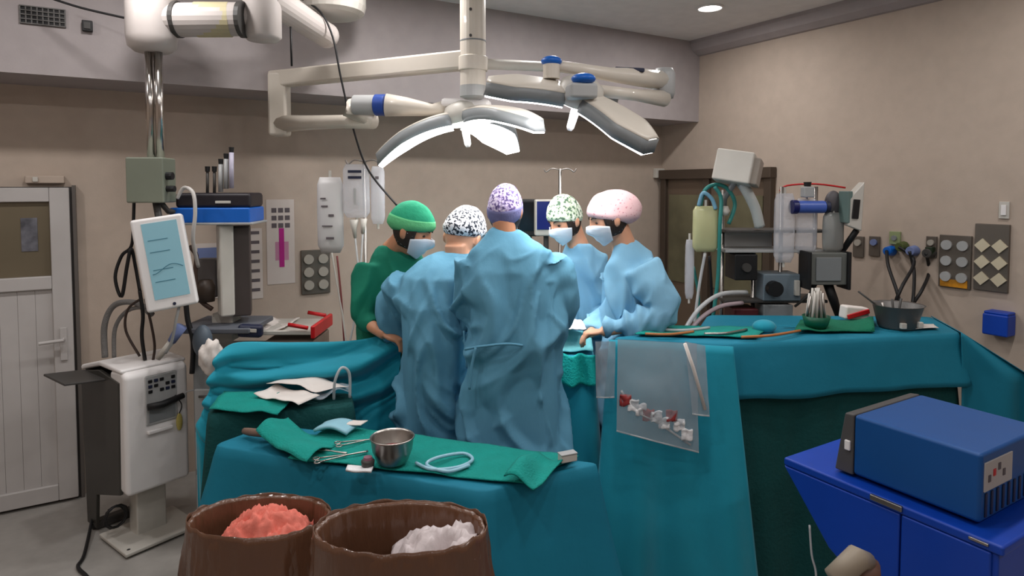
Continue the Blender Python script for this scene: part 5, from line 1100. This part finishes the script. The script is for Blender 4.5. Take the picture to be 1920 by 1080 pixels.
# reservoir bags, blue filter and grey bag on the red rail
drip_bag('largest clear bag on the red rail', (1450, 362, 1488, 492), rd-0.12, CLEAR)
drip_bag('clear bag behind the blue filter on the red rail', (1490, 372, 1530, 476), rd-0.10, CLEAR)
drip_bag('clear fluid bag with a grey lower half on the red rail', (1542, 398, 1580, 472), rd-0.14, mat('greyish_bag', (150, 152, 150), 0.3, alpha=0.8))
t = Thing('blood_filter', 'bright blue cylindrical filter on the rack rail', 'filter', c(1515, 400, rd-0.16))
t.part('body', MB().tube([c(1494, 388, rd-0.16), c(1546, 388, rd-0.16)], 0.04, 18), mat('blue_filter', (70, 98, 180), 0.35), bevel=0.006); t.part('end_cap', MB().tube([c(1484, 388, rd-0.16), c(1495, 388, rd-0.16)], 0.045, 18), mat('navy_cap', (16, 22, 88), 0.4), bevel=0.005); t.part('end_cap', MB().tube([c(1546, 388, rd-0.16), c(1554, 388, rd-0.16)], 0.04, 18), NAVY, bevel=0.005)
t.part('bracket', MB().box(c(1514, 360, rd-0.14), (0.07, 0.06, 0.07)), LGREY, bevel=0.008); t.part('knob', MB().lathe([(0.02, 0), (0.024, 0.03)], c(1514, 350, rd-0.14), 12), BLACK)
single('grey_bag', 'dark grey rounded pressure bag on the rack rail', 'bag', MB().ell(c(1562, 382, rd-0.12), (0.055, 0.035, 0.085), None, 16, 12), mat('charcoal_bag', (82, 78, 82), 0.5), smooth=True)
t, q, b_ = unit('grey_device', 'grey box device hanging under the bags', 'device', (1506, 472, 1580, 532), rd-0.15, 0.14, mat('moss_grey_case', (104, 106, 102), 0.5))
t.part('face_plate', MB().box(q + Vector((0, -0.075, 0)), (0.16, 0.008, 0.15)), GREY, bevel=0.004)
for s_ in (-1, 1): t.part('side_rail', MB().box(q + Vector((s_*0.125, -0.02, -0.01)), (0.02, 0.15, 0.24)), BLACK, bevel=0.005)
t.part('arm', MB().tube([c(1552, 532, rd-0.15), c(1562, 560, rd-0.15), c(1575, 600, rd-0.15)], [0.03, 0.03, 0.02], 10), BLACK, smooth=True); t.part('arm', MB().tube([c(1528, 530, rd-0.15), c(1520, 550, rd-0.15), c(1490, 575, rd-0.12)], [0.02, 0.012, 0.008], 8), DGREY, smooth=True)
t = Thing('side_monitor', 'white monitor seen edge-on with a dark window, at the rack end', 'monitor', c(1610, 436, rd-0.2))
q = c(1608, 388, rd-0.2)
prof_ = [(-18, -22), (-16, 44), (14, 52), (20, -52), (10, -54)]
t.part('case', MB().prism([c(1608 + a, 388 + b, rd-0.26) for a, b in ((-16, -16), (-18, 36), (8, 46), (14, -48))], Vector((0.05, 0.16, 0))), OFFW, bevel=0.01)
t.part('window', MB().box(c(1605, 392, rd-0.265), (0.04, 0.012, 0.12), (0, 0.08, 0)), BLACK, bevel=0.003); t.part('bracket', MB().tube([c(1606, 432, rd-0.2), c(1592, 452, rd-0.15), c(1580, 470, rd-0.1), c(1580, 520, rd-0.1)], 0.02, 8), BLACK, smooth=True); t.part('rear_strip', MB().box(c(1585, 388, rd-0.2), (0.03, 0.12, 0.2)), mat('sea_grey', (96, 116, 112), 0.5), bevel=0.005)
# ================================================================== BLUE CART AND DEVICE (near right)
P1_, P2_ = c(1585, 785, 2.15), c(1842, 838, 1.80)
ex = Vector((P2_.x - P1_.x, P2_.y - P1_.y, 0)); Lb = ex.length; ex.normalize(); ey = Vector((-ex.y, ex.x, 0))     # ex along the long side towards the camera, ey to the back right
if ey.x < 0: ey = -ey
ztop_ = (P1_.z + P2_.z)/2; zbot_ = ztop_ - 0.205
def bp(a, b, z): return Vector((P1_.x, P1_.y, 0)) + ex*a + ey*b + Vector((0, 0, z))
MBX = Matrix((ex, ey, ex.cross(ey))).transposed()
zs = 1 if ex.cross(ey).z > 0 else -1
t = Thing('blue_device', 'cobalt blue boxy device with grey bezel on the blue cart', 'medical device', bp(Lb/2, 0.25, zbot_))
t.part('case', MB().box(bp(Lb/2+0.015, 0.21, (ztop_+zbot_)/2), (Lb-0.03, 0.42, ztop_-zbot_), MBX), BLUEK, bevel=0.012, seg=3)
bz_ = t.part('front_bezel', MB().hexa([bp(-0.035, 0.0, zbot_-0.005), bp(0.03, 0.0, zbot_-0.005), bp(0.03, 0.42, zbot_-0.005), bp(-0.035, 0.42, zbot_-0.005), bp(-0.005, 0.004, ztop_-0.004), bp(0.03, 0.0, ztop_), bp(0.03, 0.42, ztop_), bp(-0.005, 0.416, ztop_-0.004)]), mat('warm_grey_bezel', (78, 76, 76), 0.5), bevel=0.006)
t.part('white_button', MB().box(bp(0.012, -0.003, ztop_-0.11), (0.02, 0.01, 0.035), MBX), WHITE, bz_, bevel=0.004)
lab_ = t.part('rating_label', MB().box(bp(Lb+0.002, 0.10, ztop_-0.07), (0.004, 0.17, 0.085), MBX), mat('label_paper', (178, 172, 170), 0.6))
for k in range(4): t.part('print', MB().box(bp(Lb+0.005, 0.04+0.03*k, ztop_-0.065 + 0.012*(k % 3 - 1)), (0.002, 0.014, 0.02), MBX), RED if k == 1 else PRINT, lab_)
for k in range(10): t.part('vent_slot', MB().box(bp(Lb+0.001, 0.03+0.036*k, zbot_+0.05), (0.004, 0.012, 0.07), MBX), NAVY)
for a, b in ((0.06, 0.05), (Lb-0.06, 0.05), (0.06, 0.37), (Lb-0.06, 0.37)): t.part('foot', MB().lathe([(0.018, -0.014), (0.018, 0.0)], bp(a, b, zbot_), 12), BLACK)
zc_ = zbot_ - 0.014
t = Thing('blue_cart', 'royal blue cart with a slanted end under the blue device', 'cart', bp(Lb/2, 0.25, 0))
t.part('deck', MB().box(bp(Lb/2-0.06, 0.26, zc_-0.015), (Lb+0.28, 0.62, 0.03), MBX), BLUED, bevel=0.008)
t.part('side_panel', MB().prism([bp(-0.20, -0.05, zc_-0.03), bp(Lb*0.52, -0.05, zc_-0.03), bp(Lb*0.52, -0.05, 0.1), bp(Lb*0.38, -0.05, 0.1), bp(Lb*0.30, -0.05, zc_-0.34), bp(-0.02, -0.05, zc_-0.25)], ey*0.025), BLUED, bevel=0.006)
t.part('side_panel', MB().prism([bp(Lb*0.53, -0.05, zc_-0.03), bp(Lb+0.05, -0.05, zc_-0.03), bp(Lb+0.05, -0.05, 0.1), bp(Lb*0.53, -0.05, 0.1)], ey*0.025), BLUED, bevel=0.006)
t.part('far_panel', MB().prism([bp(-0.20, 0.54, zc_-0.03), bp(Lb+0.05, 0.54, zc_-0.03), bp(Lb+0.05, 0.54, 0.1), bp(Lb*0.3, 0.54, 0.1)], ey*0.025), BLUED, bevel=0.006)
t.part('header_rail', MB().box(bp(Lb+0.05, 0.26, zc_-0.09), (0.03, 0.6, 0.12), MBX), BLUED, bevel=0.006)
t.part('inner_shelf', MB().box(bp(Lb*0.6, 0.26, 0.35), (Lb*0.75, 0.55, 0.02), MBX), DGREY)
t.part('deck_clip', MB().box(bp(Lb*0.42, -0.052, zc_-0.01), (0.1, 0.012, 0.018), MBX), STEEL, bevel=0.003); t.part('deck_clip', MB().box(bp(Lb+0.02, -0.052, zc_-0.01), (0.05, 0.008, 0.008), MBX), STEEL, bevel=0.002)
for a, b in ((0.2, 0.0), (Lb, 0.0), (0.2, 0.5), (Lb, 0.5)): t.part('castor', MB().lathe([(0.04, -0.015), (0.04, 0.015)], bp(a, b, 0.04), 16, Euler((R(90), 0, 0)).to_matrix()), BLACK)
t.part('leg', MB().box(bp(0.2, 0.0, 0.09), (0.04, 0.04, 0.1), MBX), DGREY); t.part('leg', MB().box(bp(0.2, 0.5, 0.09), (0.04, 0.04, 0.1), MBX), DGREY)
cq = c(1602, 1066, 1.78)
t = Thing('hose_connector', 'beige and brown hose connector hanging under the blue cart', 'connector', cq)
t.part('barrel', MB().tube([cq + Vector((-0.06, 0, -0.03)), cq + Vector((0.02, 0.02, 0.02)), cq + Vector((0.05, 0.03, 0.0))], [0.03, 0.036, 0.03], 14), mat('beige_plastic', (150, 138, 122), 0.5), smooth=True); t.part('collar', MB().tube([cq + Vector((0.04, 0.02, 0.0)), cq + Vector((0.06, 0.03, -0.08))], [0.04, 0.035], 14), mat('rust_plastic', (96, 66, 54), 0.5), smooth=True)
t.part('hose', MB().tube(smooth_path([cq + Vector((0.06, 0.03, -0.08)), cq + Vector((0.08, 0.05, -0.25)), cq + Vector((0.05, 0.08, -0.45))], 5), 0.018, 8), BLACK, smooth=True)
loop_tube('thin_tubing', 'thin pale tubing dangling in front of the dark green drape', [c(1518, 985, 2.1), c(1522, 1040, 2.1), c(1530, 1075, 2.1), c(1528, 1120, 2.1)], 0.0035, TUBE)
